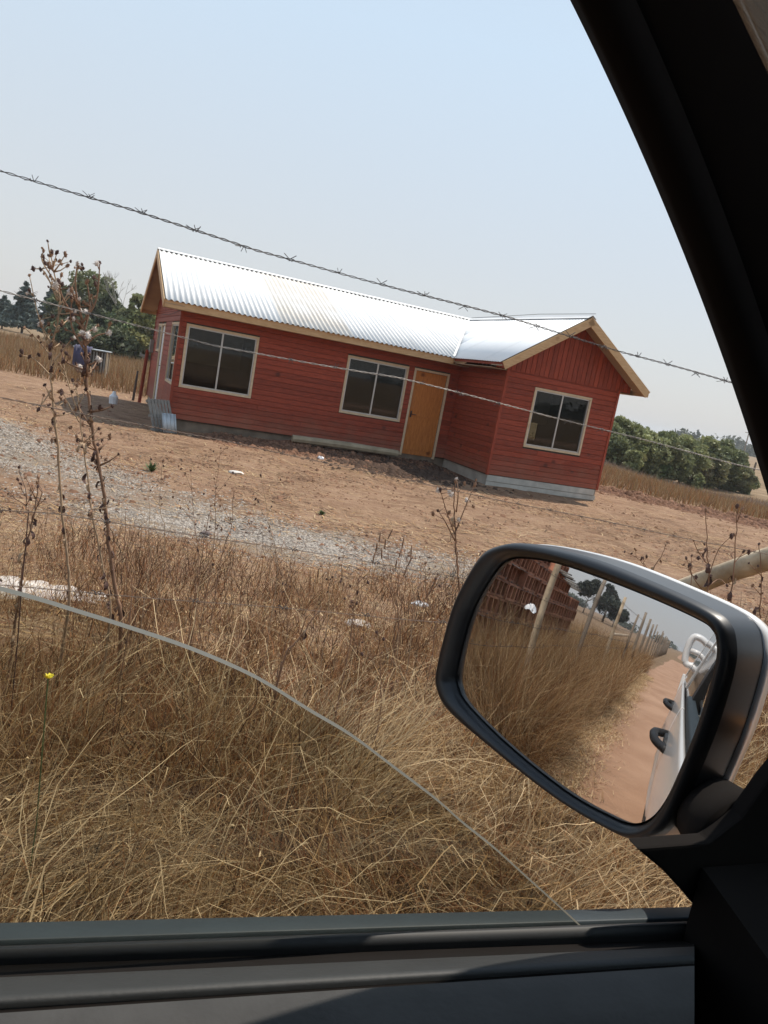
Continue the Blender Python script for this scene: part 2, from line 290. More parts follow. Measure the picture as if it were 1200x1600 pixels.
def ground_mat():
    m_, t, p = new_mat('yard_soil'); N, Lk = t.nodes.new, t.links.new
    geo = N('ShaderNodeNewGeometry'); pos = geo.outputs['Position']
    at = N('ShaderNodeAttribute'); at.attribute_name = 'zone'; sp = N('ShaderNodeSeparateColor'); Lk(at.outputs['Color'], sp.inputs[0])
    def noise(sc, det=6, mapscale=None, rough=.6):
        n = N('ShaderNodeTexNoise'); n.inputs['Scale'].default_value = sc; n.inputs['Detail'].default_value = det; n.inputs['Roughness'].default_value = rough
        if mapscale:
            mp = N('ShaderNodeMapping'); mp.inputs['Scale'].default_value = mapscale[0]; mp.inputs['Rotation'].default_value = (0, 0, mapscale[1]); Lk(pos, mp.inputs[0]); Lk(mp.outputs[0], n.inputs[0])
        else: Lk(pos, n.inputs[0])
        return n.outputs[0]
    def ramp(f, stops):
        r = N('ShaderNodeValToRGB'); e = r.color_ramp.elements
        while len(e) < len(stops): e.new(.5)
        for i, (a, c) in enumerate(stops): e[i].position = a; e[i].color = (*c, 1)
        Lk(f, r.inputs[0]); return r.outputs[0]
    def mix(f, a, b):
        x = N('ShaderNodeMixRGB'); Lk(f, x.inputs[0]); Lk(a, x.inputs[1]); Lk(b, x.inputs[2]); return x.outputs[0]
    def mth(op, a, b=None, c=None):
        x = N('ShaderNodeMath'); x.operation = op
        for i, q in enumerate((a, b, c)):
            if q is None: continue
            if isinstance(q, (int, float)): x.inputs[i].default_value = q
            else: Lk(q, x.inputs[i])
        return x.outputs[0]
    soil = ramp(noise(1.3, 9, None, .7), [(.28, (.095, .050, .030)), (.45, (.205, .117, .073)), (.6, (.27, .165, .107)), (.75, (.39, .265, .18))])
    straw = ramp(noise(7, 8, ((1, 4.5, 1), rad(20)), .75), [(.3, (.15, .085, .048)), (.48, (.33, .21, .125)), (.68, (.56, .41, .27))])
    grav = ramp(noise(38, 4, None, .8), [(.3, (.15, .125, .10)), (.5, (.26, .22, .175)), (.72, (.41, .355, .295))])
    red = ramp(noise(5, 8), [(.3, (.065, .036, .026)), (.55, (.17, .088, .057)), (.8, (.28, .16, .11))])
    dry = ramp(noise(.35, 8), [(.3, (.15, .105, .06)), (.55, (.23, .16, .095)), (.75, (.33, .24, .15))])
    patch = noise(.9, 5)
    sm = mth('MULTIPLY', sp.outputs[0], mth('SMOOTHSTEP' if False else 'MULTIPLY', mth('SUBTRACT', noise(2.2, 7, ((1, 2.2, 1), rad(20))), .34), 4.2)); sm = mth('MINIMUM', mth('MAXIMUM', sm, 0), .92)
    c = mix(sm, soil, straw)
    gm = mth('MINIMUM', mth('MAXIMUM', mth('MULTIPLY', mth('SUBTRACT', mth('ADD', sp.outputs[1], mth('MULTIPLY', noise(1.7, 9, None, .7), 1.5)), 1.18), 2.6), 0), .85); c = mix(gm, c, grav)
    rm = mth('MINIMUM', mth('MAXIMUM', mth('MULTIPLY', mth('SUBTRACT', mth('ADD', sp.outputs[2], mth('MULTIPLY', noise(2.5, 7), .7)), .8), 4), 0), 1); c = mix(rm, c, red)
    far = N('ShaderNodeAttribute'); far.attribute_name = 'far'; c = mix(far.outputs['Fac'], c, dry)
    Lk(c, p.inputs['Base Color']); p.inputs['Roughness'].default_value = .95; p.inputs['Specular IOR Level'].default_value = .15
    b = N('ShaderNodeBump'); b.inputs['Strength'].default_value = 1.0; b.inputs['Distance'].default_value = .06
    Lk(noise(16, 10, None, .7), b.inputs['Height']); Lk(b.outputs[0], p.inputs['Normal']); return m_
M['ground'] = ground_mat()

# ------------------------------------------------------------------ terrain
HX, HY, HAZ = -5.0973, 17.2149, 1.1747
HE = (math.sin(HAZ), math.cos(HAZ)); HN = (-math.cos(HAZ), math.sin(HAZ))
def house_c(x, y): return ((x - HX) * HE[0] + (y - HY) * HE[1], (x - HX) * HN[0] + (y - HY) * HN[1])
def axis(lo, hi, step, far):
    a = list(np.arange(lo, hi, step)); g = step
    x = hi
    while x < far: a.append(x); g *= 1.25; x += g
    x = lo; g = step; b = []
    while x > -far: g *= 1.25; x -= g; b.append(x)
    return np.array(b[::-1] + a)
xs = axis(-15, 16, .13, 3500); ys = axis(-3, 27, .13, 3500)
gx, gy = np.meshgrid(xs, ys); Z = ground(gx, gy); nx, ny = len(xs), len(ys)
V = np.stack([gx.ravel(), gy.ravel(), Z.ravel()], 1)
ii = (np.arange(ny - 1)[:, None] * nx + np.arange(nx - 1)[None]).ravel(); FC = np.stack([ii, ii + 1, ii + 1 + nx, ii + nx], 1)
me = fastmesh('ground', V, FC, M['ground'], smooth=True)
hs, ht = house_c(V[:, 0], V[:, 1]); uu, vv = w2car(V[:, 0], V[:, 1])
def blob(x0, y0, rx, ry, a=0):
    dx, dy = V[:, 0] - x0, V[:, 1] - y0; c, s_ = math.cos(a), math.sin(a)
    return np.exp(-(((dx * c + dy * s_) / rx) ** 2 + ((-dx * s_ + dy * c) / ry) ** 2))
gravel = np.clip(1.0 * blob(-.6, 8.3, 3.2, 1.0, .05) + 1.1 * blob(-6.8, 11.4, 2.4, 1.6, -.6) + .55 * blob(-3.2, 9.8, 3, 1.1, -.5) + .5 * blob(3.2, 9.5, 1.2, .6), 0, 1)
redz = np.clip(.9 * np.exp(-((ht + .7) / .6) ** 2) * ((hs > .5) & (hs < 6.9)) + 1.0 * np.exp(-(((hs - 5.2) / 2.0) ** 2 + ((ht + 1.6) / 1.2) ** 2)), 0, 1)
mx, my = 9.0, 21.5; s_ = (V[:, 0] - mx) * .97 + (V[:, 1] - my) * -.24; tt = (V[:, 0] - mx) * .24 + (V[:, 1] - my) * .97
redz = np.maximum(redz, np.exp(-(tt / 1.1) ** 2) * sst(-4.5, -2.5, s_)); redz = np.clip(redz, 0, 1)
straw = np.clip(.55 + .6 * sst(-12, -3, -(V[:, 1] - 9)) * 0 + .45 * (1 - sst(4, 7, vv)), 0, 1)
z_ = me.color_attributes.new('zone', 'FLOAT_COLOR', 'POINT'); cc = np.ones((len(V), 4), np.float32); cc[:, 0] = straw; cc[:, 1] = gravel; cc[:, 2] = redz; z_.data.foreach_set('color', cc.ravel())
fa = me.attributes.new('far', 'FLOAT', 'POINT'); fa.data.foreach_set('value', (sst(24, 34, V[:, 1]) + sst(15, 25, np.abs(V[:, 0])) * .6).clip(0, 1).astype(np.float32))
tag(lnk('ground', me), kind='structure')
# the dirt road beside and under the car: its own sheet with a ragged edge
us = np.concatenate([-np.geomspace(400, 12, 40), np.arange(-12, 10, .12), np.geomspace(10, 400, 40)]); nv = 26
edge = 1.28 + .05 * np.clip(-us - 2, 0, 12) * .6 + .16 * (vnoise(us, us * 0, .5, 2) - .5) + .3 * (vnoise(us, us * 0, 2.1, 4) - .5)
Rv = []; 
for i, u in enumerate(us):
    for j in range(nv):
        v = -3.4 + (edge[i] + 3.4) * (j / (nv - 1)); x, y = car2w(u, v); Rv.append((x, y, 0))
Rv = np.array(Rv); Rv[:, 2] = ground(Rv[:, 0], Rv[:, 1]) + .006
ii = (np.arange(len(us) - 1)[:, None] * nv + np.arange(nv - 1)[None]).ravel(); FC = np.stack([ii, ii + nv, ii + nv + 1, ii + 1], 1)
M['road'] = mat('packed_dirt_road', (.37, .205, .12), .95, .10, 1.3, bump=.5, bscale=30, col2=(.46, .28, .175))
tag(lnk('dirt_road', fastmesh('dirt_road', Rv, FC, M['road'], smooth=True)), kind='structure')

# ------------------------------------------------------------------ the red house
house = empty('wooden_house', (HX, HY, -.432), math.pi / 2 - HAZ, 'long red wooden house with a corrugated metal roof and a gabled wing on the right', 'house')
LW, DW, WW, DEP, ZT, ZF = 6.896, 2.339, 3.052, 6.337, 2.72, .30
RX = LW + WW
# wall frames: origin (x,y), direction along wall, outward normal
class Wall:
    def __init__(s, o, d, n, L): s.o = Vector((*o, 0)); s.d = Vector((*d, 0)); s.n = Vector((*n, 0)); s.L = L
    def P(s, a, z, out=0): return s.o + s.d * a + s.n * out + Vector((0, 0, z))
    def slab(s, mb, a0, a1, z0, z1, o0, o1, mi=0):
        mb.obox(s.P(a0, z0, o0), s.d * (a1 - a0), s.n * (o1 - o0), Vector((0, 0, z1 - z0)), mi)
W_main = Wall((0, 0), (1, 0), (0, -1), LW); W_side = Wall((LW, 0), (0, -1), (-1, 0), DW); W_wing = Wall((LW, -DW), (1, 0), (0, -1), WW)
W_end = Wall((0, DEP), (0, -1), (-1, 0), DEP); W_right = Wall((RX, -DW), (0, 1), (1, 0), DEP + DW); W_back = Wall((RX, DEP), (-1, 0), (0, 1), RX)
OP = {'main': [(.169, 1.689, 1.06, 2.354), (3.939, 5.434, 1.075, 2.347), (5.692, 6.552, .27, 2.35)], 'side': [],
      'wing': [(.819, 2.307, 1.098, 2.378)], 'end': [(4.79, 6.2, 1.07, 2.355), (2.2, 3.12, .3, 2.33), (1.2, 2.05, 1.68, 2.33)], 'right': [(3, 4.4, 1.08, 2.35)], 'back': []}
def split_rects(L, z0, z1, ops):
    xs_ = sorted({0, L, *[o[0] for o in ops], *[o[1] for o in ops]}); R = []
    for a, b in zip(xs_, xs_[1:]):
        if b - a < 1e-4: continue
        mid = (a + b) / 2; zz = z0
        for o in sorted([o for o in ops if o[0] < mid < o[1]], key=lambda o: o[2]):
            if o[2] > zz: R.append((a, b, zz, o[2]))
            zz = max(zz, o[3])
        if zz < z1: R.append((a, b, zz, z1))
    return R
M['fboard'] = mat('limewashed_board', (.44, .42, .37), .9, .18, 5)
M['sheet_w'] = mat('pale_sheet', (.86, .86, .85), .5, .02, 1)  # wing roof sheets: paler base colour than the main roof
wl = MB()
for wname, W_ in (('main', W_main), ('side', W_side), ('wing', W_wing), ('end', W_end), ('right', W_right), ('back', W_back)):
    for a, b, z0, z1 in split_rects(W_.L, ZF - .02, ZT - .01, OP[wname]): W_.slab(wl, a, b, z0, z1, -.10, -.002)
wl.box(.05, RX - .05, .05, DEP - .05, .2, .24); wl.box(LW + .05, RX - .05, -DW + .05, .1, .2, .24)     # floor boards
wl.box(.1, RX - .1, .1, DEP - .1, ZT - .03, ZT); wl.box(LW + .1, RX - .1, -DW + .1, .12, ZT - .03, ZT)    # ceiling
wl.build('wall_lining', M['dark_in'], house)
ROW = .1185
rr = random.Random(3)
plank_cache = {}
def plank(W_, a0, a1, z0, z1, matk, out=0, name='plank'):
    # lapped board: bottom edge stands proud of the top edge
    g = .003; o0 = out + rr.uniform(-.001, .0015); n = W_.n; mb = MB(); L = a1 - a0 - g
    P = W_.P(a0 + g / 2, 0)
    prof = [(0, z0 + .002), (.023, z0 + .002), (.025, z0 + .02), (.019, z1 - .012), (.013, z1 - .003), (0, z1 - .003)]
    base = [Vector((0, 0, zz - z0)) + n * (q + o0) for q, zz in prof]
    vs = base + [p + W_.d * L for p in base]; k = len(prof)
    mb.add(vs, [tuple(range(k)), tuple(range(k, 2 * k))[::-1]] + [(i, k + i, k + (i + 1) % k, (i + 1) % k) for i in range(k)])
    return mb.build(name, matk, house, loc=P + Vector((0, 0, z0)))
for wname, W_ in (('main', W_main), ('side', W_side), ('wing', W_wing), ('end', W_end)):
    z = ZF if wname != 'end' else ZF + .0; row = 0
    while z < ZT - .03:
        z1 = min(z + ROW, ZT)
        cuts = [(0, W_.L)]
        for o in OP[wname]:
            lo, hi = o[0] - .055, o[1] + .055
            if z1 > o[2] - .055 + .03 and z < o[3] + .055 - .03:
                nc = []
                for a, b in cuts:
                    if hi <= a or lo >= b: nc.append((a, b)); continue
                    if lo - a > .02: nc.append((a, lo))
                    if b - hi > .02: nc.append((hi, b))
                cuts = nc
        for a, b in cuts:
            if b - a > 2.6:
                j = a + (b - a) * rr.choice([.33, .5, .62, .42]) + rr.uniform(-.2, .2)
                plank(W_, a, j, z, z1, M['red_h']); plank(W_, j, b, z, z1, M['red_h'])
            else: plank(W_, a, b, z, z1, M['red_h'])
        z = z1; row += 1
for wname, W_ in (('right', W_right), ('back', W_back)):
    mb = MB(); z = ZF
    while z < ZT - .03:
        for a, b, z0, z1 in split_rects(W_.L, z + .002, min(z + ROW, ZT) - .004, OP[wname]): W_.slab(mb, a, b, z0, z1, 0, .02)
        z += ROW
    tag(mb.build('board_cladding', M['red_h'], house), kind='stuff')
# corner boards
def corner(x, y, z0=ZF - .01, z1=ZT):
    mb = MB(); mb.box(-.028, .028, -.028, .028, z0, z1); mb.build('corner_board', M['red_v'], house, loc=(x, y, 0))
for q in ((-.012, -.012), (LW - .012, -DW - .012), (RX + .012, -DW - .012), (-.012, DEP + .012), (RX + .012, DEP + .012)): corner(*q)
# foundation
fd = MB()
fd.box(LW + .02, RX - .0, -DW - .005, -DW + .15, -.3, ZF - .012); fd.box(LW + .02, LW + .17, -DW + .15, .15, -.3, ZF - .012); fd.box(RX - .15, RX, -DW + .15, DEP, -.3, ZF - .012)
fm = MB(); fm.box(.02, LW + .015, .035, .165, -.3, ZF - .012); fm.build('foundation', mat('soiled_shaded_concrete', (.17, .13, .095), .95, .3, 4, bump=.6, bscale=14), house)  # front foundation colour: soil, plus the shadow gap under the boards painted in
fd.box(.02, .17, .165, DEP, -.3, ZF - .012); fd.box(.17, RX - .15, DEP - .15, DEP, -.3, ZF - .012)
fd.build('foundation', M['concrete'], house)
fb = MB(); fb.box(LW + .0, RX + .012, -DW - .026, -DW - .006, .03, .135); fb.build('foundation_board', M['fboard'], house)
fb = MB(); fb.box(LW + .0, RX - .05, -DW - .024, -DW - .006, .15, .285); fb.build('foundation_board', M['fboard'], house)
# roof geometry
LO, EO, GO, EZ, RZ, RT = .434, .481, .518, .847 + 1.932, 2.188 + 1.932, 3.1688
slope_m = (RZ - EZ) / (RT + EO); WC = LW + WW / 2; slope_w = (RZ - EZ) / (WW / 2 + EO)
def corr_sheet(name, P, along, down, width, length, pitch=.12, amp=.019, parent=house, mt=None, zoff=0):
    # P top corner, along = unit vector across the ribs, down = unit vector down the slope
    along = Vector(along); down = Vector(down); nrm = along.cross(down); nrm = nrm if nrm.z > 0 else -nrm
    n = int(width / pitch * 6); vs = []; fs = []
    rows = [0, .5, 1]
    for r_ in rows:
        for i in range(n + 1):
            a = width * i / n; vs.append(Vector(P) * 0 + along * a + down * (length * r_) + nrm * (amp * math.cos(2 * math.pi * a / pitch) + zoff))
    k = n + 1
    for r_ in range(len(rows) - 1):
        for i in range(n): fs.append((r_ * k + i, r_ * k + i + 1, (r_ + 1) * k + i + 1, (r_ + 1) * k + i))
    o = lnk(name, None, parent) if False else None
    mb = MB(); mb.add(vs, fs); me_ = mb.mesh(name, mt or M['zinc'], True)
    o = lnk(name, me_, parent, P)
    md = o.modifiers.new('s', 'SOLIDIFY'); md.thickness = .0015
    return o
T_ = .035
lm = math.hypot(RT + EO, RZ - EZ); dm = Vector((0, -(RT + EO), -(RZ - EZ))) / lm; dmb = Vector((0, (RT + EO), -(RZ - EZ))) / lm
x = -LO; k = 0; xe = RX + .4
while x < xe - .01:
    wd = min(.84, xe - x)
    zo = .0025 * (k % 2)
    corr_sheet('roof_sheet', (x, RT - .0, RZ + T_), (1, 0, 0), dm, wd + .01, lm + .05 + rr.uniform(-.008, .008), zoff=zo, mt=M['zinc_cream'] if k in (3, 4) else None)
    corr_sheet('roof_sheet', (x, RT + .0, RZ + T_), (1, 0, 0), dmb, wd + .01, lm + .03, zoff=zo)
    x += .84; k += 1
lw_ = math.hypot(WW / 2 + EO, RZ - EZ); dl = Vector((-(WW / 2 + EO), 0, -(RZ - EZ))) / lw_; dr = Vector(((WW / 2 + EO), 0, -(RZ - EZ))) / lw_
y = -DW - GO; k = 0
while y < RT - .01:
    wd = min(.84, RT - y); zo = .0025 * (k % 2) + .004
    # each sheet stops a little under the main roof (valley)
    tm = y + wd; frac = 1.0
    if y > -EO: 
        zv = EZ + (y + EO) * slope_m - .12; frac = min(1, max(.03, (RZ - zv) / (RZ - EZ)))
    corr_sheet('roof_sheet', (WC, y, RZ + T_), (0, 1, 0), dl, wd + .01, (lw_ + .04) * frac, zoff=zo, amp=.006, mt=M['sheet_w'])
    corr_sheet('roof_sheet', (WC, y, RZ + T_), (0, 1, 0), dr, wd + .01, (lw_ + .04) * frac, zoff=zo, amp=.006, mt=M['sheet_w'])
    y += .84; k += 1
rc = MB()
for sgn, dd in ((1, dm), (-1, dmb)):
    A = Vector((-LO - .02, RT, RZ + T_ + .024)); rc.obox(A, Vector((WC + LO, 0, 0)), dd * .14, Vector((0, 0, .003)))
rc.build('ridge_cap', M['zinc'], house)
rc = MB()
for dd in (dl, dr): rc.obox((WC, -DW - GO - .02, RZ + T_ + .03), (0, RT + DW + GO, 0), dd * .14, (0, 0, .003))
rc.build('ridge_cap', M['zinc'], house)
vy = MB()                                                       # valley strip on the left of the wing
a = Vector((WC, RT, RZ + .062)); b = Vector((LW - EO, -EO, EZ + .062)); vdir = (b - a)
vy.obox(a, vdir, Vector((-.045, 0, 0)), Vector((0, 0, .003))); vy.obox(a + Vector((0, 0, .001)), vdir, Vector((0, -.05, .0)), Vector((0, 0, .003))); vy.build('valley_flashing', M['zinc'], house)
# fascia, barge boards, soffits
def beam(name, A, B, w_, h_, mt, up=Vector((0, 0, 1))):
    A = Vector(A); B = Vector(B); d = (B - A); s_ = d.cross(up).normalized(); u_ = s_.cross(d).normalized(); mb = MB()
    mb.obox(Vector((0, 0, 0)) - s_ * w_ / 2 - u_ * h_, d, s_ * w_, u_ * h_); return mb.build(name, mt, house, loc=A)
beam('fascia', (-LO, -EO + .02, EZ + .015), (LW - EO, -EO + .02, EZ + .015), .03, .15, M['pine'])
beam('fascia', (LW - EO + .04, -EO, EZ + .012), (LW - EO + .04, -DW - GO, EZ + .012), .03, .06, M['red_v'])
beam('fascia', (RX + EO - .02, -DW - GO, EZ + .015), (RX + EO - .02, -EO, EZ + .015), .03, .12, M['pine'])
beam('fascia', (-LO, DEP + EO - .02, EZ + .015), (RX + .4, DEP + EO - .02, EZ + .015), .03, .15, M['pine'])
for sx, xx in ((-1, -LO - .016), (1, RX + .4)):
    beam('barge_board', (xx, RT, RZ + .02), (xx, -EO, EZ + .02), .03, .17, M['pine']); beam('barge_board', (xx, RT, RZ + .02), (xx, DEP + EO, EZ + .02), .03, .17, M['pine'])
yf = -DW - GO - .016
beam('barge_board', (WC, yf, RZ + .02), (LW - EO, yf, EZ + .02), .03, .17, M['pine']); beam('barge_board', (WC, yf, RZ + .02), (RX + EO, yf, EZ + .02), .03, .17, M['pine'])
sf = MB()
sf.box(-LO, LW - .03, -EO + .035, -.026, EZ - .135, EZ - .12)
sf.build('soffit', M['soffit'], house)
for name, A, ea, dd, ln in (('soffit', (-LO, RT, RZ - .05), (LO - .03, 0, 0), dm, lm), ('soffit', (-LO, RT, RZ - .05), (LO - .03, 0, 0), dmb, lm),
                            ('soffit', (WC, -DW - GO, RZ - .05), (0, GO - .035, 0), dl, lw_), ('soffit', (WC, -DW - GO, RZ - .05), (0, GO - .035, 0), dr, lw_)):
    mb = MB(); mb.obox((0, 0, 0), ea, dd * ln, (0, 0, -.012)); mb.build(name, M['soffit'], house, loc=A)
mb = MB(); mb.obox((LW - EO + .035, -DW - .03, EZ - .11), (EO - .065, 0, 0), (0, DW - EO, 0), (0, 0, .012)); mb.build('soffit', M['soffit'], house)
mb = MB(); mb.obox((RX + .03, -DW - .03, EZ - .11), (EO - .065, 0, 0), (0, DW + .03, 0), (0, 0, .012)); mb.build('soffit', M['soffit'], house)
# gable boards on the wing and on the left end
def gable(W_, half, sl, zb, zr, bw=.125, xc=None, a_lo=0, a_hi=None, prouder=.03):
    a_hi = a_hi if a_hi is not None else W_.L; a = a_lo
    while a < a_hi - .02:
        b = min(a + bw, a_hi)
        ha = zr - abs(a + .002 - xc) * sl; hb = zr - abs(b - .004 - xc) * sl
        pts = [(a + .002, zb), (b - .010, zb)]
        if hb > zb: pts.append((b - .010, hb))
        if a < xc < b: pts.append((xc, zr))
        if ha > zb: pts.append((a + .002, ha))
        if len(pts) >= 3:
            o_ = prouder + rr.uniform(0, .006); mb = MB(); c0 = W_.P(a, zb, 0)
            mb.prism([W_.P(p, q, .004) - c0 for p, q in pts], W_.n * o_); mb.build('gable_board', M['red_v'], house, loc=c0)
        a = b
gable(W_wing, WW / 2, slope_w, 2.70, RZ - .03 - .012, xc=WW / 2, a_lo=-.33, a_hi=WW + .33)
gable(W_end, DEP / 2, slope_m, ZT, RZ - .06, xc=DEP - RT, bw=.14, prouder=.022)
mb = MB(); mb.prism([(RX - .02, -EO, ZT), (RX - .02, RT, RZ - .08), (RX - .02, DEP + EO - .1, ZT)], (.03, 0, 0)); mb.build('rear_gable_wall', M['red_v'], house)
# windows
def window(W_, o, panes=2, bar=False, matf=None, frame_name='window'):
    a0, a1, z0, z1 = o; fw_ = .05
    fr = MB()
    for q in ((a0 - fw_, a1 + fw_, z1, z1 + fw_), (a0 - fw_, a1 + fw_, z0 - fw_, z0), (a0 - fw_, a0, z0, z1), (a1, a1 + fw_, z0, z1)): W_.slab(fr, q[0], q[1], q[2], q[3], -.06, .034)
    c0 = W_.P(0, 0, 0); f = fr.build(frame_name, matf or M['trim'], house, bevel=.003)
    al = MB(); t = .028
    for q in ((a0, a1, z1 - t, z1), (a0, a1, z0, z0 + t), (a0, a0 + t, z0 + t, z1 - t), (a1 - t, a1, z0 + t, z1 - t)): W_.slab(al, q[0] + .001, q[1] - .001, q[2], q[3], -.045, .012)
    al.build('frame', M['alu'], f)
    mid = (a0 + a1) / 2
    if panes == 2:
        mu = MB(); W_.slab(mu, mid - .018, mid + .018, z0 + t, z1 - t, -.03, .008); mu.build('mullion', M['alu'], f)
    es = [(a0 + t, mid - .018, -.012), (mid + .018, a1 - t, -.02)] if panes == 2 else [(a0 + t, a1 - t, -.015)]
    for p0, p1, oo in es:
        pg = MB(); tl = rr.uniform(-.002, .002)
        pts = [W_.P(p0, z0 + t, oo), W_.P(p1, z0 + t, oo + tl), W_.P(p1, z1 - t, oo + tl), W_.P(p0, z1 - t, oo)]
        pg.prism(pts, W_.n * .004); pg.build('pane', M['win'], f)
    if bar:
        mu = MB(); zz = z0 + (z1 - z0) * .42; W_.slab(mu, a0 + t, mid - .018, zz, zz + .02, -.03, .006); W_.slab(mu, mid + .018, a1 - t, zz, zz + .02, -.03, .006); mu.build('glazing_bar', M['alu'], f)
    return f
window(W_main, OP['main'][0]); window(W_main, OP['main'][1]); window(W_wing, OP['wing'][0]); window(W_end, OP['end'][0], 1); window(W_end, OP['end'][2], 1); window(W_right, OP['right'][0])
# blinds hung behind the wing window: the lower panes read darker
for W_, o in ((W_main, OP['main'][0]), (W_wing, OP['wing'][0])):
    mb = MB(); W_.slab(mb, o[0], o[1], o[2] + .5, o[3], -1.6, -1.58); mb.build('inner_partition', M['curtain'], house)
def door(W_, o, matp, handle_side=1, panel=True):
    a0, a1, z0, z1 = o; f = MB()
    W_.slab(f, a0 - .055, a0, z0 - .04, z1 + .05, -.08, .034); W_.slab(f, a1, a1 + .055, z0 - .04, z1 + .05, -.08, .034); W_.slab(f, a0, a1, z1, z1 + .05, -.08, .034)
    fr = f.build('door_frame', M['trim'], house, bevel=.003)
    d = MB(); W_.slab(d, a0 + .006, a1 - .006, z0, z1 - .006, -.05, -.012); dd_ = d.build('door', matp, house)
    if panel:
        for q in ((.09, .09, z0 + .12, z0 + .86), (.09, .09, z0 + .98, z1 - .13)):
            pm = MB()
            A, B = a0 + q[0] + .02, a1 - q[1] - .02
            W_.slab(pm, A, B, q[2], q[3], -.0115, -.006); pm.build('door_panel', matp, dd_, bevel=.004)
    h = MB(); ah = a0 + .07 if handle_side < 0 else a1 - .07
    W_.slab(h, ah - .02, ah + .02, z0 + .92, z0 + 1.08, -.0115, -.002)
    p = W_.P(ah, z0 + 1.0, 0); h.tube([p + W_.n * -.005, p + W_.n * .045], .01, 8); q2 = p + W_.n * .045; h.tube([q2, q2 - W_.d * (.12 * handle_side)], .009, 8)
    h.build('handle', M['iron_dk'], dd_)
door(W_main, OP['main'][2], M['door'], -1); door(W_end, OP['end'][1], M['white_soft'], 1, False)
mb = MB(); W_end.slab(mb, .05, .33, 1.55, 1.92, .026, .13); mb.build('meter_box', M['greywood'], house, bevel=.008)
mb = MB(); mb.tube([(-.16, DEP - .05, 1.6), (-.2, DEP + .1, -.05)], .05, 8); mb.build('downpipe', M['red_v'], house)
mb = MB(); mb.tube([(WC, -DW - GO - .1, RZ + .10), (WC + .01, -.6, RZ + .13), (WC, RT - .1, RZ + .07)], .006, 5); mb.build('roof_cable', M['iron_dk'], house)
mb = MB(); mb.tube([(-.05, 4.4, 2.62), (-.05, 2.4, 2.585), (-.04, -.03, 2.66)], .006, 5); mb.build('roof_cable', M['iron_dk'], house)

def hw(s, t, z=0):                       # house coordinates to world
    return (HX + s * HE[0] + t * HN[0], HY + s * HE[1] + t * HN[1], z)
HRZ = math.pi / 2 - HAZ
# ---- things by the house
px_, py_, _ = hw(-.12, -.62); pal = empty('wooden_pallet', (px_, py_, G(px_, py_)), HRZ + rad(38), 'grey slatted pallet leaning against the left corner of the red house', 'pallet')
Rt = Matrix.Rotation(rad(-24), 4, 'X')
def tilt(mb):
    mb.v = [tuple(Rt @ Vector(p)) for p in mb.v]; return mb
for i in range(7):
    mb = MB(); mb.box(-.42 + i * .125, -.42 + i * .125 + .085, -.012, .008, 0, .98); tilt(mb).build('slat', M['greywood'], pal)
for z in (.03, .45, .88):
    mb = MB(); mb.box(-.42, .42, .009, .09, z, z + .08); tilt(mb).build('rail', M['greywood'], pal)
pal.scale = (.74, .74, .74)
sx_, sy_, _ = hw(-.25, -.86)
sh = corr_sheet('corrugated_sheet', (sx_, sy_, G(sx_, sy_) + .42), (math.cos(HRZ + rad(25)), math.sin(HRZ + rad(25)), 0), Vector((math.sin(HRZ + rad(25)) * .35, -math.cos(HRZ + rad(25)) * .35, -.94)).normalized(), .34, .42, .09, .014, None, M['zinc_old'])
tag(sh, 'short piece of corrugated metal propped in front of the grey pallet', 'metal sheet')
A = hw(2.75, -.42); B = hw(5.45, -.36); mb = MB()
mb.tube([(0, 0, 0), ((B[0] - A[0]) / 2, (B[1] - A[1]) / 2, .015), (B[0] - A[0], B[1] - A[1], .0)], [.085, .09, .08], 8)
M['beam'] = mat('dusty_timber', (.30, .25, .17), .9, .25, 4, bump=.4)
tag(mb.build('timber_beam', M['beam'], loc=(A[0], A[1], G(A[0], A[1]) + .1)), 'pale timber beam lying on the soil along the front wall left of the door', 'beam')
p = hw(-.35, 6.9); mb = MB(); mb.tube([(0, 0, 0), (.02, 0, .5), (.03, .02, .95)], [.04, .035, .03], 7)
tag(mb.build('wooden_post', M['iron_dk'], loc=(p[0], p[1], G(p[0], p[1]) - .05)), 'short dark post standing in the field behind the left end of the house', 'post')
p = hw(-1.0, 4.6); mb = MB(); mb.tube([(0, 0, 0), (0, 0, .2), (.0, 0, .27), (0, 0, .34)], [.11, .12, .06, .04], 9)
tag(mb.build('plastic_jug', M['white_soft'], loc=(p[0], p[1], G(p[0], p[1]))), 'small pale plastic jug on the ground in the shade left of the house', 'jug')

# ------------------------------------------------------------------ the car
car = empty('white_car', (0, 0, 0), math.pi / 2 - CAR_AZ, 'white car parked on the dirt road, black cabin trim, its door glass half lowered', 'car')
# local axes of the car: x forward, y outward to the left, z up
def cray(x, y):
    d = pxray(x, y); return Vector((d.dot(FU), d.dot(FV), d.z))
CP = Vector((0, 0, CAMZ))
def c_at(x, y, v): d = cray(x, y); return CP + d * (v / d.y)
def catmull(P, n, closed=True):
    P = [Vector(p) for p in P]; out = []; N_ = len(P)
    for i in range(N_ if closed else N_ - 1):
        g = (lambda k: P[k % N_]) if closed else (lambda k: P[max(0, min(N_ - 1, k))])
        p0, p1, p2, p3 = g(i - 1), g(i), g(i + 1), g(i + 2)
        for j in range(n):
            t = j / n; out.append(.5 * ((2 * p1) + (p2 - p0) * t + (2 * p0 - 5 * p1 + 4 * p2 - p3) * t * t + (3 * p1 - p0 - 3 * p2 + p3) * t ** 3))
    if not closed: out.append(P[-1])
    return out
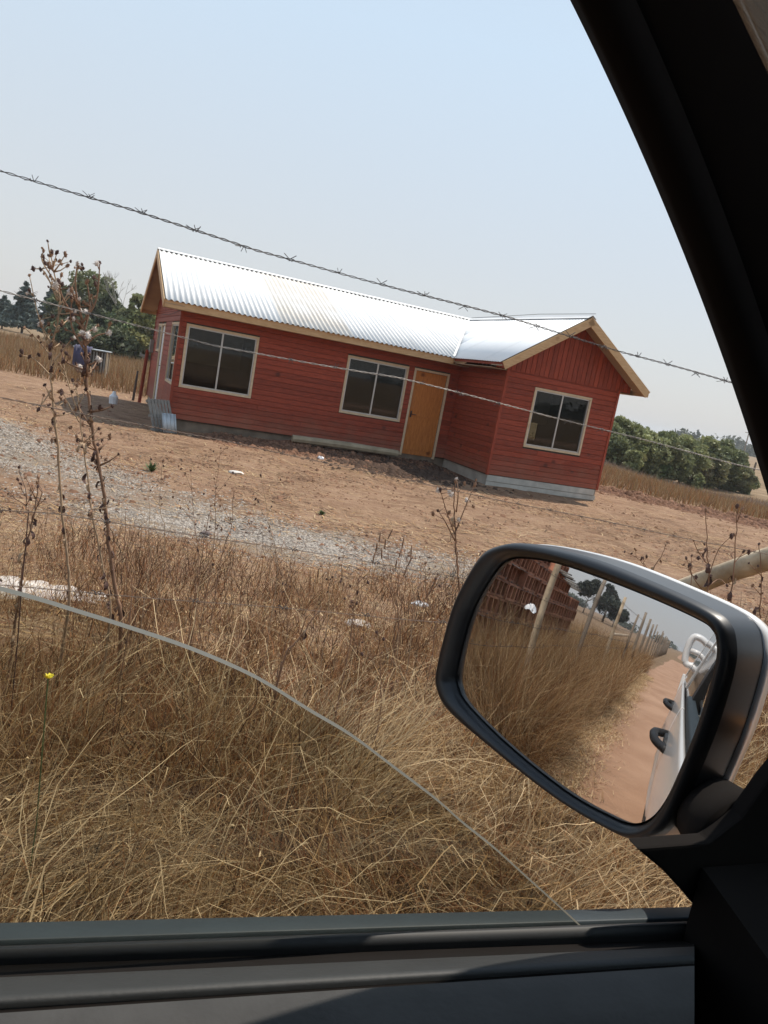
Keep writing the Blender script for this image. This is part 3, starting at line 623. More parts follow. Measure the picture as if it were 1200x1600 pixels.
# --- wing mirror: a convex glass of 1 m radius, turned so that it looks back along the car
MD, RM = .64, 1.12
d0 = cray(1070, 1020); n0 = (Vector((-1, 0, 0)) - d0).normalized(); Pm = CP + d0 * MD; SC = Pm - n0 * RM
def on_sphere(x, y):
    d = cray(x, y); o = CP - SC; b = d.dot(o); c = o.dot(o) - RM * RM; t = -b - math.sqrt(b * b - c); return CP + d * t
gl_px = [(815, 873), (867, 880), (939, 904), (1020, 936), (1092, 969), (1113, 985), (1120, 1005), (1117, 1041), (1092, 1127), (1060, 1208), (1038, 1253), (1015, 1279), (988, 1286), (952, 1273), (885, 1235), (795, 1163), (732, 1100), (717, 1072), (716, 1046), (736, 970), (754, 929), (777, 893), (793, 878)]
bz_px = [(813, 850), (870, 860), (940, 880), (1030, 917), (1104, 952), (1132, 975), (1141, 1003), (1139, 1045), (1113, 1134), (1080, 1216), (1056, 1270), (1030, 1303), (990, 1312), (945, 1293), (872, 1248), (777, 1176), (705, 1115), (684, 1082), (682, 1046), (704, 958), (724, 912), (752, 868), (780, 853)]
ctr = sum((on_sphere(*q) for q in gl_px), Vector()) / len(gl_px)
n_m = (ctr - SC).normalized()
def to_sphere(p): return SC + (p - SC).normalized() * RM
mirror = MB()
loop = catmull([on_sphere(*q) for q in gl_px], 6); nl = len(loop)
gv = [ctr * 1.0]; gv[0] = to_sphere(ctr); NR = 26
for r_ in range(1, NR + 1):
    for p in loop: gv.append(to_sphere(ctr + (p - ctr) * (r_ / NR)))
gf = [(0, 1 + k, 1 + (k + 1) % nl) for k in range(nl)]
for r_ in range(NR - 1):
    for k in range(nl):
        a = 1 + r_ * nl; q = (k + 1) % nl; gf.append((a + k, a + nl + k, a + nl + q, a + q))
smir = None
def shell(name, rings, mt, parent, capend=False, smooth=True):
    mb = MB(); n = len(rings[0])
    for R_ in rings: mb.v += [tuple(p) for p in R_]
    for i in range(len(rings) - 1):
        for k in range(n):
            q = (k + 1) % n; mb.f.append((i * n + k, i * n + q, (i + 1) * n + q, (i + 1) * n + k)); mb.m.append(0)
    if capend: mb.f.append(tuple((len(rings) - 1) * n + k for k in range(n))); mb.m.append(0)
    return mb.build(name, mt, parent, smooth)
def pln(px, lift):                      # pixel outline carried to a plane parallel to the glass, lifted towards the driver
    P0 = ctr + n_m * lift; out = []
    for q in px:
        d = cray(*q); out.append(CP + d * ((P0 - CP).dot(n_m) / d.dot(n_m)))
    return catmull(out, 6)
bz = pln(bz_px, .006); bc = sum(bz, Vector()) / len(bz)
gl_o = [to_sphere(ctr + (p - ctr) * 1.012) for p in loop]
lip = [g.lerp(b, .22) + n_m * .007 for g, b in zip(gl_o, bz)]
mid = [g.lerp(b, .65) + n_m * .009 for g, b in zip(gl_o, bz)]
def grow(R_, k, back): return [bc + (p - bc) * k - n_m * back for p in R_]
MBACK = -n_m
bez = shell('mirror_housing', [[p - n_m * .012 for p in gl_o], [p - n_m * .001 for p in gl_o], [g.lerp(b, .1) + n_m * .004 for g, b in zip(gl_o, bz)], lip, mid, bz, grow(bz, 1.012, .006)], M['bezel'], car)
shell('mirror_shell', [grow(bz, 1.012, .006), grow(bz, 1.018, .014), grow(bz, 1.03, .042)], M['shell'], bez)
shell('mirror_cap', [grow(bz, 1.022, .040), grow(bz, 1.036, .0405), grow(bz, 1.038, .05), grow(bz, 1.00, .068), grow(bz, .90, .088), grow(bz, .72, .102), grow(bz, .45, .111), grow(bz, .15, .114)], M['white'], bez, True)
gm_ = MB(); gm_.v = [tuple(p) for p in gv]; gm_.f = gf; gm_.m = [0] * len(gf)
gme = gm_.mesh('mirror_glass', M['mirror'], True)
gme.normals_split_custom_set_from_vertices([tuple((p - SC).normalized()) for p in gv])
if gme.polygons[0].normal.dot(n_m) < 0:
    gme.flip_normals(); gme.normals_split_custom_set_from_vertices([tuple((p - SC).normalized()) for p in gv])
lnk('mirror_glass', gme, bez)
# indicator lamp set in the cap, and the arm that carries the mirror
ix = grow(bz, 1.03, .058)
il = [ix[i] for i in range(56, 64)]; mb = MB()
c1 = c_at(1216, 1188, .42); mb.obox(c1 + Vector((-.002, 0, -.010)), (.020, .004, 0), (0, .010, 0), (0, 0, .022)); mb.build('indicator_lamp', M['amber'], bez, bevel=.003)
PV = .37                                # the plane of the door glass at the belt
arm = MB()
ac = [c_at(*q, PV + o_) for q, o_ in (((1085, 1235), .10), ((1105, 1262), .07), ((1130, 1290), .035), ((1155, 1320), -.004))]
for_ = [(.022, .028), (.026, .030), (.030, .032), (.034, .036)]
rings = []
for p, (ra, rb) in zip(ac, for_):
    rings.append([p + Vector((math.cos(t) * rb, 0, math.sin(t) * ra)) for t in [2 * math.pi * k / 20 for k in range(20)]])
shell('mirror_arm', rings, M['blk_soft'], bez, True)
# --- door glass, half lowered; its ground top edge slopes down to the front
edge_px = [(0, 923), (133, 962), (200, 983), (300, 1017), (400, 1061), (483, 1112), (550, 1152), (617, 1202), (683, 1252), (725, 1289), (775, 1329), (825, 1374), (875, 1419), (915, 1456)]
pe = [c_at(*q, PV) for q in edge_px]
pe = [Vector((-.42, PV, pe[0].z + .030)), Vector((-.25, PV, pe[0].z + .025)), Vector((-.13, PV, pe[0].z + .013))] + pe
pe = catmull(pe, 4, False); pe.append(pe[-1] + (pe[-1] - pe[-3]) * 3)
TH = .006
poly = pe + [Vector((pe[-1].x, PV, 1.08)), Vector((pe[0].x, PV, 1.08))]
mb = MB(); mb.prism(poly, (0, TH, 0)); me = mb.mesh('door_glass', [M['carglass'], M['gedge']])
ne = len(pe); bm = bmesh.new(); bm.from_mesh(me); bmesh.ops.recalc_face_normals(bm, faces=bm.faces); bm.to_mesh(me); bm.free()
for i, p in enumerate(me.polygons):
    if i >= 2 and i - 2 < ne - 1: p.material_index = 1
lnk('door_glass', me, car)
# --- door top seen from inside: belt strip, glass channel, padded sill, door card
prof = [(.405, 1441, 1413, None), (.392, 1443, 1418, None), (.378, 1466, 1433, 'outer_belt_strip'), (.3765, 1474, 1438, 'outer_belt_strip'), (.3760, 1490, 1450, 'x')]
def line_pts(v, yl, yr, u0, u1):
    a = c_at(0, yl, v); b = c_at(1085, yr, v); k = (b.z - a.z) / (b.x - a.x)
    return Vector((u0, v, a.z + k * (u0 - a.x))), Vector((u1, v, a.z + k * (u1 - a.x)))
U0, U1 = -.85, None
def strip(name, rows, mt, u0=-.85, u1=None, smooth=True, sub=6):
    mb = MB(); n = len(rows); vs = []
    for v, yl, yr in rows:
        a = c_at(0, yl, v); b = c_at(1085, yr, v); k = (b.z - a.z) / (b.x - a.x); ue = (b.x if u1 is None else u1)
        for j in range(sub + 1):
            u = u0 + (ue - u0) * j / sub; vs.append((u, v, a.z + k * (u - a.x)))
    fs = [(i * (sub + 1) + j, i * (sub + 1) + j + 1, (i + 1) * (sub + 1) + j + 1, (i + 1) * (sub + 1) + j) for i in range(n - 1) for j in range(sub)]
    mb.add(vs, fs); return mb.build(name, mt, car, smooth)
def drop(row, dz_px):                     # same v, lower on the picture
    return (row[0], row[1] + dz_px, row[2] + dz_px)
strip('outer_belt_strip', [(.406, 1495, 1465), (.404, 1447, 1421), (.4015, 1442, 1417), (.399, 1442.5, 1417.5), (.3785, 1467, 1432), (.3775, 1470, 1434.5), (.3765, 1482, 1446)], M['strip'])
strip('inner_seal', [(.3625, 1540, 1500), (.3620, 1483, 1442), (.3600, 1478, 1439), (.3550, 1484, 1443), (.3535, 1500, 1460), (.353, 1530, 1490)], M['rubber'])
strip('glass_channel', [(.3535, 1508, 1468), (.345, 1518, 1474), (.331, 1530, 1480)], M['blk_soft'])
strip('card_groove', [(.3050, 1578, 1506), (.3045, 1582, 1509), (.2975, 1592, 1518)], M['blk_soft'])
strip('door_sill', [(.3345, 1560, 1510), (.333, 1534, 1484), (.3305, 1527, 1479), (.326, 1531, 1480), (.319, 1541, 1485), (.312, 1552.5, 1490.5), (.3085, 1560, 1495), (.3065, 1570, 1502), (.3062, 1600, 1530)], M['sill'])
strip('door_card', [(.2985, 1610, 1530), (.298, 1585, 1510), (.2955, 1583, 1509), (.286, 1612, 1530), (.27, 1668, 1572), (.255, 1760, 1640), (.25, 2100, 1800), (.25, 3600, 2900)], M['card'])
# --- mirror sail, window front frame and A pillar (one sweep of overlapping sections)
sl = MB(); pts = [c_at(*q, PV - .004) for q in ((978, 1308), (1020, 1343), (1058, 1384), (1089, 1421), (1092, 1470), (1500, 1470), (1500, 1050), (1235, 1140), (1180, 1205), (1140, 1262), (1090, 1300))]
sl.prism(pts, (0, -.012, 0)); sl.build('mirror_sail', M['blk_soft'], car, bevel=.002)
pil_px = [(890.6 + .5 * y_ - .00013 * y_ * y_, y_) for y_ in (-340, -200, -60, 80, 220, 360, 500, 640, 780, 920, 1060, 1200)]
pv = [.315 + .055 * i / 11 for i in range(12)]
inner = catmull([c_at(*q, v) for q, v in zip(pil_px, pv)], 4, False)
def pillar_rings(offs):
    R_ = []
    for i, p in enumerate(inner):
        t = (inner[min(i + 1, len(inner) - 1)] - inner[max(i - 1, 0)]).normalized(); f_ = Vector((1, 0, 0)); f_ = (f_ - t * f_.dot(t)).normalized()
        s_ = t.cross(f_); s_ = s_ if s_.y < 0 else -s_        # inward
        R_.append([p + f_ * a + s_ * b for a, b in offs])
    return R_
shell('pillar_seal', pillar_rings([(0, .0), (.012, .004), (.017, .012), (.014, .02), (.004, .018), (-.001, .010)]), M['blk_soft'], car)
shell('a_pillar', pillar_rings([(.035, -.03), (.004, 0), (.008, .012), (.020, .024), (.05, .036), (.09, .05), (.125, .05), (.14, .01), (.13, -.03)]), M['blk_soft'], car)
# dashboard end and the rest of the cabin, so that the inside is as dark as a cabin is
db = MB(); p1 = c_at(1088, 1412, .345)
db.add([(p1.x + .004, .352, p1.z + .02), (p1.x + .004, .352, .55), (p1.x - .0, -1.1, .55), (p1.x, -1.1, 1.22), (p1.x, .10, 1.25), (p1.x + .002, .25, 1.22),
        (1.0, .352, 1.27), (1.0, .352, .55), (1.0, -1.1, .55), (1.0, -1.1, 1.22), (1.0, .1, 1.25), (1.0, .25, 1.25)],
       [(0, 1, 2, 3, 4, 5), (0, 5, 11, 6), (5, 4, 10, 11), (4, 3, 9, 10), (6, 7, 1, 0), (2, 8, 9, 3), (6, 11, 10, 9, 8, 7)]); db.build('dashboard', M['blk_soft'], car)
hz_ = MB()
HW, YC = .83, -.40                       # half width, centre line
def sec(u, zb, zt, wb, wt): return (u, zb, zt, wb, wt)
hz_.box(-1.75, .06, YC - .60, .24, 1.735, 1.745); hz_.build('headliner', M['headliner'], car)
hz_ = MB(); hz_.box(-1.75, 1.0, YC - .72, .24, .42, .45); hz_.box(-1.76, -1.74, YC - .7, .24, .45, 1.2); hz_.box(-1.75, 1.0, YC - .74, YC - .72, .45, 1.18); hz_.build('cabin_lining', M['blk_soft'], car)
for yy, in ((YC - .36,), ):
    mb = MB(); mb.box(-.62, -.08, yy - .25, yy + .25, .62, .76); mb.box(-.80, -.66, yy - .25, yy + .25, .7, 1.36); mb.box(-.80, -.71, yy - .12, yy + .12, 1.38, 1.56); mb.build('front_seat', M['blk_soft'], car, bevel=.04)
mb = MB(); mb.box(-1.55, -1.05, YC - .6, .18, .6, .76); mb.box(-1.72, -1.56, YC - .6, .18, .65, 1.3); mb.build('rear_seat', M['blk_soft'], car, bevel=.04)
# --- body side skins (left), doors split by real gaps; mirrored to the right side
side_prof = [(1.150, .412), (1.135, .420), (1.10, .434), (1.05, .446), (.98, .460), (.90, .466), (.80, .466), (.70, .462), (.60, .456), (.52, .456), (.44, .450), (.38, .435), (.33, .405)]
side_prof = [(z, .412 + (v - .412) * (.62 if v > .412 else 1)) for z, v in side_prof]
ARCH = [(1.32, .38, .40), (-1.98, .38, .40)]
def belt(u): return .025 * sst(-.2, -2.6, u) * 0 + .02 * sst(.2, -1.5, u) if False else 0.0
def taper(u): return -.10 * float(sst(.9, 2.25, u)) ** 1.3 - .03 * float(sst(2.0, 3.0, -u))
def skin(name, u0, u1, side=1, ztop=None):
    mb = MB(); n = max(2, int((u1 - u0) / .03)); k = len(side_prof); idx = {}
    for i in range(n + 1):
        u = u0 + (u1 - u0) * i / n; rise = .03 * float(sst(.4, -2.4, -(-u))) * 0
        for j, (z, v) in enumerate(side_prof):
            vv_ = v + taper(u); hump = 0
            for au, az_, ar in ARCH:
                dd_ = math.hypot(u - au, z - az_); hump += .018 * math.exp(-((dd_ - ar - .03) / .05) ** 2)
            zz = z + (ztop(u) - 1.15) * max(0, (z - .9) / .25) if ztop else z
            y_ = vv_ + hump; y_ = y_ if side > 0 else 2 * YC - y_
            mb.v.append((u, y_, zz))
    for i in range(n):
        for j in range(k - 1):
            uc = u0 + (u1 - u0) * (i + .5) / n; zc = (side_prof[j][0] + side_prof[j + 1][0]) / 2
            if any(math.hypot(uc - au, zc - az_) < ar for au, az_, ar in ARCH): continue
            a = i * k + j; mb.f.append((a, a + 1, a + k + 1, a + k)); mb.m.append(0)
    o = mb.build(name, M['white'], car, True); md = o.modifiers.new('t', 'SOLIDIFY'); md.thickness = .012; md.offset = -1 if side > 0 else 1; return o
for side in (1, -1):
    skin('front_wing', .566, 2.25, side, lambda u: 1.15 - .17 * float(sst(.8, 2.3, u)))
    fdoor = skin('front_door', -.80, .56, side); rdoor = skin('rear_door', -1.78, -.806, side)
    skin('rear_quarter', -3.05, -1.786, side)
    yy = (lambda v: v) if side > 0 else (lambda v: 2 * YC - v)
    for dr_, hu in ((fdoor, -.70), (rdoor, -1.66)):
        mb = MB(); c0_ = .437; sg = side
        path = [(hu - .125, c0_ - .008, 1.03), (hu - .085, c0_ + .030, 1.032), (hu - .03, c0_ + .046, 1.036), (hu + .04, c0_ + .044, 1.036), (hu + .085, c0_ + .028, 1.032), (hu + .13, c0_ - .008, 1.03)]
        mb.tube([(a, yy(b), c) for a, b, c in catmull(path, 4, False)], .016, 8)
        mb.build('door_handle', M['blk'], dr_, True)
        mb = MB(); mb.tube([(hu - .07, yy(.434), 1.032), (hu + .07, yy(.434), 1.032)], .014, 8); mb.build('handle_recess', M['rubber'], dr_, True)
    mb = MB(); mb.tube([(-1.85, yy(.41), .36), (-1.0, yy(.425), .31), (.75, yy(.425), .31)], .04, 8); mb.build('rocker_panel', M['blk'], car, True)
    # pillars and side glass of the cabin
    def pil(name, a, b, ra, rb, mt=M['white'], y0=.398, y1=.275):
        mb = MB(); mb.add([(a - ra, yy(y0), 1.155), (a + ra, yy(y0), 1.155), (b + rb, yy(y1), 1.72), (b - rb, yy(y1), 1.72),
                           (a - ra, yy(y0 - .05), 1.155), (a + ra, yy(y0 - .05), 1.155), (b + rb, yy(y1 - .05), 1.70), (b - rb, yy(y1 - .05), 1.70)],
                          [(0, 1, 2, 3), (4, 7, 6, 5), (0, 4, 5, 1), (1, 5, 6, 2), (2, 6, 7, 3), (3, 7, 4, 0)]); mb.build(name, mt, car)
    pil('b_pillar', -.80, -.74, .05, .04, M['blk']); pil('c_pillar', -1.72, -1.52, .06, .05); pil('d_pillar', -2.85, -2.45, .12, .09)
    if side < 0: pil('a_pillar_right', .62, .10, .04, .03)
    for ga, gb, gc, gd in ((-1.66, -.85, -.79, -1.47), (-2.73, -1.79, -1.58, -2.36)) + (((-.75, .58, .07, -.70),) if side < 0 else ()):
        mb = MB(); mb.add([(ga, yy(.392), 1.15), (gb, yy(.392), 1.15), (gc, yy(.275), 1.70), (gd, yy(.275), 1.70)], [(0, 1, 2, 3)]); o_ = mb.build('side_window', M['carglass_dk'], car)
        md = o_.modifiers.new('t', 'SOLIDIFY'); md.thickness = .004
    for au in (1.32, -1.98):
        wl_ = empty('wheel', (au, yy(.335), .36)); wl_.parent = car
        mb = MB(); R_ = []
        for ro, w0 in ((.235, -.10), (.33, -.11), (.358, -.09), (.36, 0), (.358, .09), (.33, .11), (.235, .10), (.225, .06), (.225, -.06)):
            R_.append([(math.cos(t) * ro, w0, math.sin(t) * ro) for t in [2 * math.pi * k / 36 for k in range(36)]])
        for a in R_: mb.v += a
        for i in range(9):
            for k in range(36):
                q = (k + 1) % 36; mb.f.append((i * 36 + k, i * 36 + q, ((i + 1) % 9) * 36 + q, ((i + 1) % 9) * 36 + k)); mb.m.append(0)
        mb.build('tyre', M['tyre'], wl_, True)
        mb = MB()
        for k in range(5):
            t = 2 * math.pi * k / 5; c_, s_ = math.cos(t), math.sin(t); mb.obox((0 - s_ * .03, side * .05, c_ * -.0), (c_ * .22, 0, s_ * .22), (0, side * .03, 0), (-s_ * .06 + s_ * .0, 0, c_ * .06))
        mb.tube([(math.cos(2 * math.pi * k / 24) * .215, side * .06, math.sin(2 * math.pi * k / 24) * .215) for k in range(25)], .018, 6, cap=False)
        mb.build('rim', M['rim'], wl_)
        mb = MB(); R_ = [(au + math.cos(rad(t)) * .40, math.sin(rad(t)) * .40 + .38) for t in range(-20, 201, 10)]
        for (a, c) in R_: mb.v += [(a, yy(.44), c), (a, yy(.16), c)]
        for i in range(len(R_) - 1): mb.f.append((2 * i, 2 * i + 1, 2 * i + 3, 2 * i + 2)); mb.m.append(0)
        mb.build('wheel_arch', M['blk_soft'], car, True)
# tall white lamp frames that stand out from the rear corners, roof, bonnet, ends
for side in (1, -1):
    yy = (lambda v: v) if side > 0 else (lambda v: 2 * YC - v)
    mb = MB(); zz0, zz1 = 1.27, 1.50; q = [(-3.02, yy(.44), zz0), (-3.02, yy(.32), zz0 + .02), (-2.99, yy(.30), zz1 - .02), (-3.0, yy(.44), zz1)]
    cyc = catmull(q, 8); mb.tube(cyc + [cyc[0]], .032, 8, cap=False); mb.tube([(-3.02, yy(.43), 1.385), (-3.01, yy(.30), 1.385)], .026, 8); mb.build('rear_lamp_frame', M['white'], car, True)
RFP = [(-.62, 0), (-.58, .035), (-.4, .06), (0, .075), (.4, .06), (.58, .035), (.62, 0)]
def crosslofts(name, stations, mt, smooth=True):
    mb = MB(); k = len(RFP)
    for u, z, hw_, cr in stations: mb.v += [(u, YC + a / .62 * hw_, z + b / .075 * cr) for a, b in RFP]
    for i in range(len(stations) - 1):
        for j in range(k - 1): a = i * k + j; mb.f.append((a, a + 1, a + k + 1, a + k)); mb.m.append(0)
    o = mb.build(name, mt, car, smooth); md = o.modifiers.new('t', 'SOLIDIFY'); md.thickness = .008; return o
crosslofts('roof_panel', [(-2.62, 1.66, .62, .03), (-2.5, 1.70, .66, .04), (-1.5, 1.745, .69, .05), (-.6, 1.755, .69, .05), (0, 1.735, .67, .05), (.10, 1.715, .66, .045)], M['white'])
crosslofts('windscreen', [(.10, 1.712, .65, .045), (.5, 1.43, .70, .06), (.86, 1.175, .74, .06)], M['carglass'])
crosslofts('bonnet', [(.86, 1.15, .79, .06), (1.2, 1.13, .79, .05), (1.8, 1.08, .74, .04), (2.2, .98, .70, .03), (2.28, .90, .69, .02)], M['white'])
crosslofts('rear_window', [(-2.60, 1.66, .60, .03), (-3.0, 1.2, .70, .02)], M['carglass_dk'])
mb = MB(); mb.box(2.18, 2.27, YC - .68, YC + .68, .72, .93); mb.build('grille', M['blk'], car, bevel=.02)
mb = MB(); mb.box(2.10, 2.36, YC - .76, YC + .76, .38, .70); mb.build('front_bumper', M['white'], car, bevel=.05)
mb = MB(); mb.box(-3.12, -2.95, YC - .82, YC + .82, .42, .70); mb.build('rear_bumper', M['blk'], car, bevel=.05)
mb = MB(); mb.box(-3.06, -3.02, YC - .82, YC + .82, .70, 1.16); mb.build('tailgate', M['white'], car, bevel=.01)
for sgn in (-1, 1):
    mb = MB(); mb.box(2.2, 2.29, YC + sgn * .57 - .12, YC + sgn * .57 + .12, .76, .9); mb.build('headlight', M['alu'], car, bevel=.02)
st = empty('steering_wheel', (.32, -.05, 1.02)); st.parent = car
mb = MB(); mb.tube([(.10 * math.sin(2 * math.pi * k / 28) * -.4, .18 * math.cos(2 * math.pi * k / 28), .17 * math.sin(2 * math.pi * k / 28)) for k in range(29)], .014, 8, cap=False); mb.build('wheel_rim', M['blk'], st, True)
mb = MB(); mb.box(-.01, .03, -.16, .16, -.02, .03); mb.box(-.01, .03, -.02, .02, -.15, 0); mb.build('wheel_spokes', M['blk'], st, bevel=.005)

# ------------------------------------------------------------------ barbed wire fence
def fence_v(u):                          # fence line: distance from the car's side as a function of u
    return 1.98 + (.055 * u if u > -.7 else -.0385 + .02 * (-.7 - u))
def fpt(u, z, dv=0):
    x, y = car2w(u, fence_v(u) + dv); return Vector((x, y, z))
def wire_pt(px, py):                     # point of a wire on the fence plane
    d = pxray(px, py); lo, hi = .5, 8
    for _ in range(40):
        m_ = (lo + hi) / 2; X = CAMP + d * m_; u, v = w2car(X.x, X.y)
        if v > fence_v(u): hi = m_
        else: lo = m_
    X = CAMP + d * hi; return (w2car(X.x, X.y)[0], X.z)
# each wire's height is measured at two or more places along the fence
WP = [[(0, 267), (200, 325), (400, 392), (620, 450), (800, 498), (980, 552), (1140, 597)], [(0, 453), (130, 487), (330, 540), (620, 590), (820, 640), (1150, 725)], [(0, 620), (165, 655), (360, 690), (640, 752)], [(83, 803), (400, 850), (740, 905)], [(0, 915), (250, 935), (400, 947), (640, 968)]]
rw = random.Random(5)
POSTS = [(-2.8, 1.9, .042), (-4.9, 1.8, .04), (-7.5, 1.85, .042), (-10.4, 1.8, .04)] + [(-10.6 - 2.45 * k + rw.uniform(-.2, .2), rw.uniform(1.75, 2.15), rw.uniform(.04, .06)) for k in range(1, 22)]
POSTS = [(-.95, 1.85, .05)] + POSTS
bm_b = MB()
def barb_mb(mb, o=(0, 0, 0), ax=(1, 0, 0), sc=1.0):
    o = Vector(o); ax = Vector(ax).normalized(); a = ax.orthogonal().normalized(); b = ax.cross(a)
    for sgn, ph in ((-1, .4), (1, 1.9)):
        c_ = o + ax * .0045 * sgn; d1 = (a * math.cos(ph) + b * math.sin(ph)); pts = []
        for t in range(7): q = ph + t * 1.05; pts.append(c_ + ax * (t - 3) * .0011 + (a * math.cos(q) + b * math.sin(q)) * .0038)
        pts = [pts[0] + d1.cross(ax) * .012 * 0 + (pts[0] - c_).normalized() * .014 * sc + ax * sgn * .005] + pts + [pts[-1] + (pts[-1] - c_).normalized() * .014 * sc - ax * sgn * .004]
        mb.tube(pts, .0011, 4)
barb_mb(bm_b); barb_me = bm_b.mesh('barb', M['iron'])
names = ['topmost barbed wire strand of the fence, crossing the sky above the house', 'second barbed wire strand from the top, crossing the house windows', 'third barbed wire strand from the top, passing the base of the house', 'fourth barbed wire strand from the top, low over the gravel', 'lowest barbed wire strand, half hidden in the dry grass']
barb_wires = []
for wi, pts in enumerate(WP):
    uz = sorted(wire_pt(*p) for p in pts); u_ = [a for a, b in uz]; z_w = [b for a, b in uz]
    k = (z_w[-1] - z_w[0]) / (u_[-1] - u_[0])
    zl = z_w[0] - k * .3 * 0
    us_ = [-60, -40, -20, -10.6, -8.1, -5.65, -3.35, -2.2, -.95] + u_ + [u_[-1] + .8, 4.2]
    hz0 = z_w[0] - .06
    zs_ = [hz0 - .08, hz0 - .05, hz0 - .03, hz0, hz0 - .02, hz0 + .02, hz0, hz0 - .015, hz0 + .03] + z_w + [z_w[-1] + k * .8, z_w[-1] + k * (3.4 - .0)]
    root = empty('barbed_wire', fpt(-.95, 0), 0, names[wi], 'wire', None); O_ = fpt(-.95, 0)
    st_ = np.arange(-1.2, 4.0, .0055); zz_ = np.interp(st_, us_, zs_)
    core = [fpt(u, z) - O_ + Vector((0, 0, .0015 * math.sin(u * 9 + wi))) for u, z in zip(st_, zz_)]
    mb = MB(); r0 = .00185
    for ph in (0, math.pi):
        P_ = []; wt = (1, .8, .62, .62, .6)[wi]
        for u, p in zip(st_, core): q = u * 2 * math.pi / .055 + ph + wi; P_.append(p + Vector((FV.x * math.cos(q), FV.y * math.cos(q), math.sin(q))) * r0 * wt)
        mb.tube(P_, .00125 * wt, 4)
    mb.build('strand', M['iron'] if wi < 1 else M['iron_lt'] if wi < 2 else M['iron_br'], root, True)
    mb = MB(); fs_ = [u for u in us_ if u <= -.95]; far_p = []
    for a, b in zip(fs_, fs_[1:] + [-1.2]):
        for t in np.linspace(0, 1, 6)[:-1]: u = a + (b - a) * t; far_p.append(fpt(u, float(np.interp(u, us_, zs_)) - .02 * math.sin(math.pi * t), -.05) - O_)
    mb.tube(far_p, .0022, 4); mb.build('strand', M['iron'], root, True)
    if wi < 3:
        u = -.3 + .03 * wi
        while u < 3.2:
            p = fpt(u, float(np.interp(u, us_, zs_))); o = lnk('barb', barb_me, root, p - O_); o.rotation_euler = (rw.uniform(0, 6.28), 0, math.pi / 2 - CAR_AZ); sc_ = rw.uniform(.75, .95) ; sc_ *= (1, .75, .6)[wi]; o.scale = (sc_, sc_, sc_); u += .118 + rw.uniform(-.006, .006)
    mb = MB(); u = -12
    while u < -1.3:
        barb_mb(mb, fpt(u, float(np.interp(u, us_, zs_)), -.05) - O_, FU, 1.2); u += .13
    if wi >= 3:
        for u in np.arange(-.3, 3, .24): barb_mb(mb, fpt(u, float(np.interp(u, us_, zs_))) - O_, FU, .4)
    tag(mb.build('barb_run', M['iron'], root), kind='stuff'); barb_wires.append(root)
plab = ['bare round fence post nearest the car on the left, outside the window view', 'thick round fence post beside the stacked hollow bricks, seen in the wing mirror', 'second fence post behind the car, just past the brick stack in the mirror', 'pale leaning fence post in the mirror, third behind the car', 'dark fence post in the mirror, fourth behind the car']
for i, (u, h, r) in enumerate(POSTS):
    x, y = car2w(u, fence_v(u)); g0 = G(x, y); mb = MB(); lx, ly = rw.uniform(-.05, .05), rw.uniform(-.05, .05)
    if i == 3: lx += .12
    mb.tube([(0, 0, -.1), (lx * .3, ly * .3, h * .4), (lx * .8 + .01, ly * .7, h * .8), (lx, ly, h)], [r * 1.08, r, r * .95, r * .85], 10 if i < 6 else 6)
    o = mb.build('fence_post', M['pole'] if i in (1, 3) else M['post'], loc=(x, y, g0), smooth=True)
    if i < 5: tag(o, plab[i], 'fence post', 'fence posts along the dirt road')
    else: tag(o, 'weathered far post of the fence line running back behind the car', 'fence post', 'fence posts along the dirt road')
# pale brace pole leaning to the corner post on the right
def atv_w(x, y, v): d = pxray(x, y); return CAMP + d * (v / d.dot(FV))
Bb = atv_w(1200, 874, 2.32); Pl = atv_w(770, 1030, 4.3); Pl.z = G(Pl.x, Pl.y) + .03; dlt = (Bb - Pl); Ph = Bb + dlt * .33
Lp = (Ph - Pl).length; mb = MB(); n_ = 12
mb.tube([(Ph - Pl) * (i / n_) + Vector((0, 0, .006 * math.sin(i * 1.7))) for i in range(n_ + 1)], [.044 + .002 * math.sin(i * 2.1) for i in range(n_ + 1)], 14)
tag(mb.build('brace_pole', M['pole'], loc=Pl, smooth=True), 'pale debarked pole slanting up behind the wing mirror towards the corner of the fence', 'pole')
x, y = Ph.x + .05, Ph.y + .02; mb = MB(); mb.tube([(0, 0, -.3), (0, 0, 1.0), (.01, 0, Ph.z - G(x, y) + .35)], [.07, .068, .06], 12)
tag(mb.build('corner_post', M['pole'], loc=(x, y, G(x, y)), smooth=True), 'stout corner post that carries the slanting brace pole, ahead of the car', 'fence post')

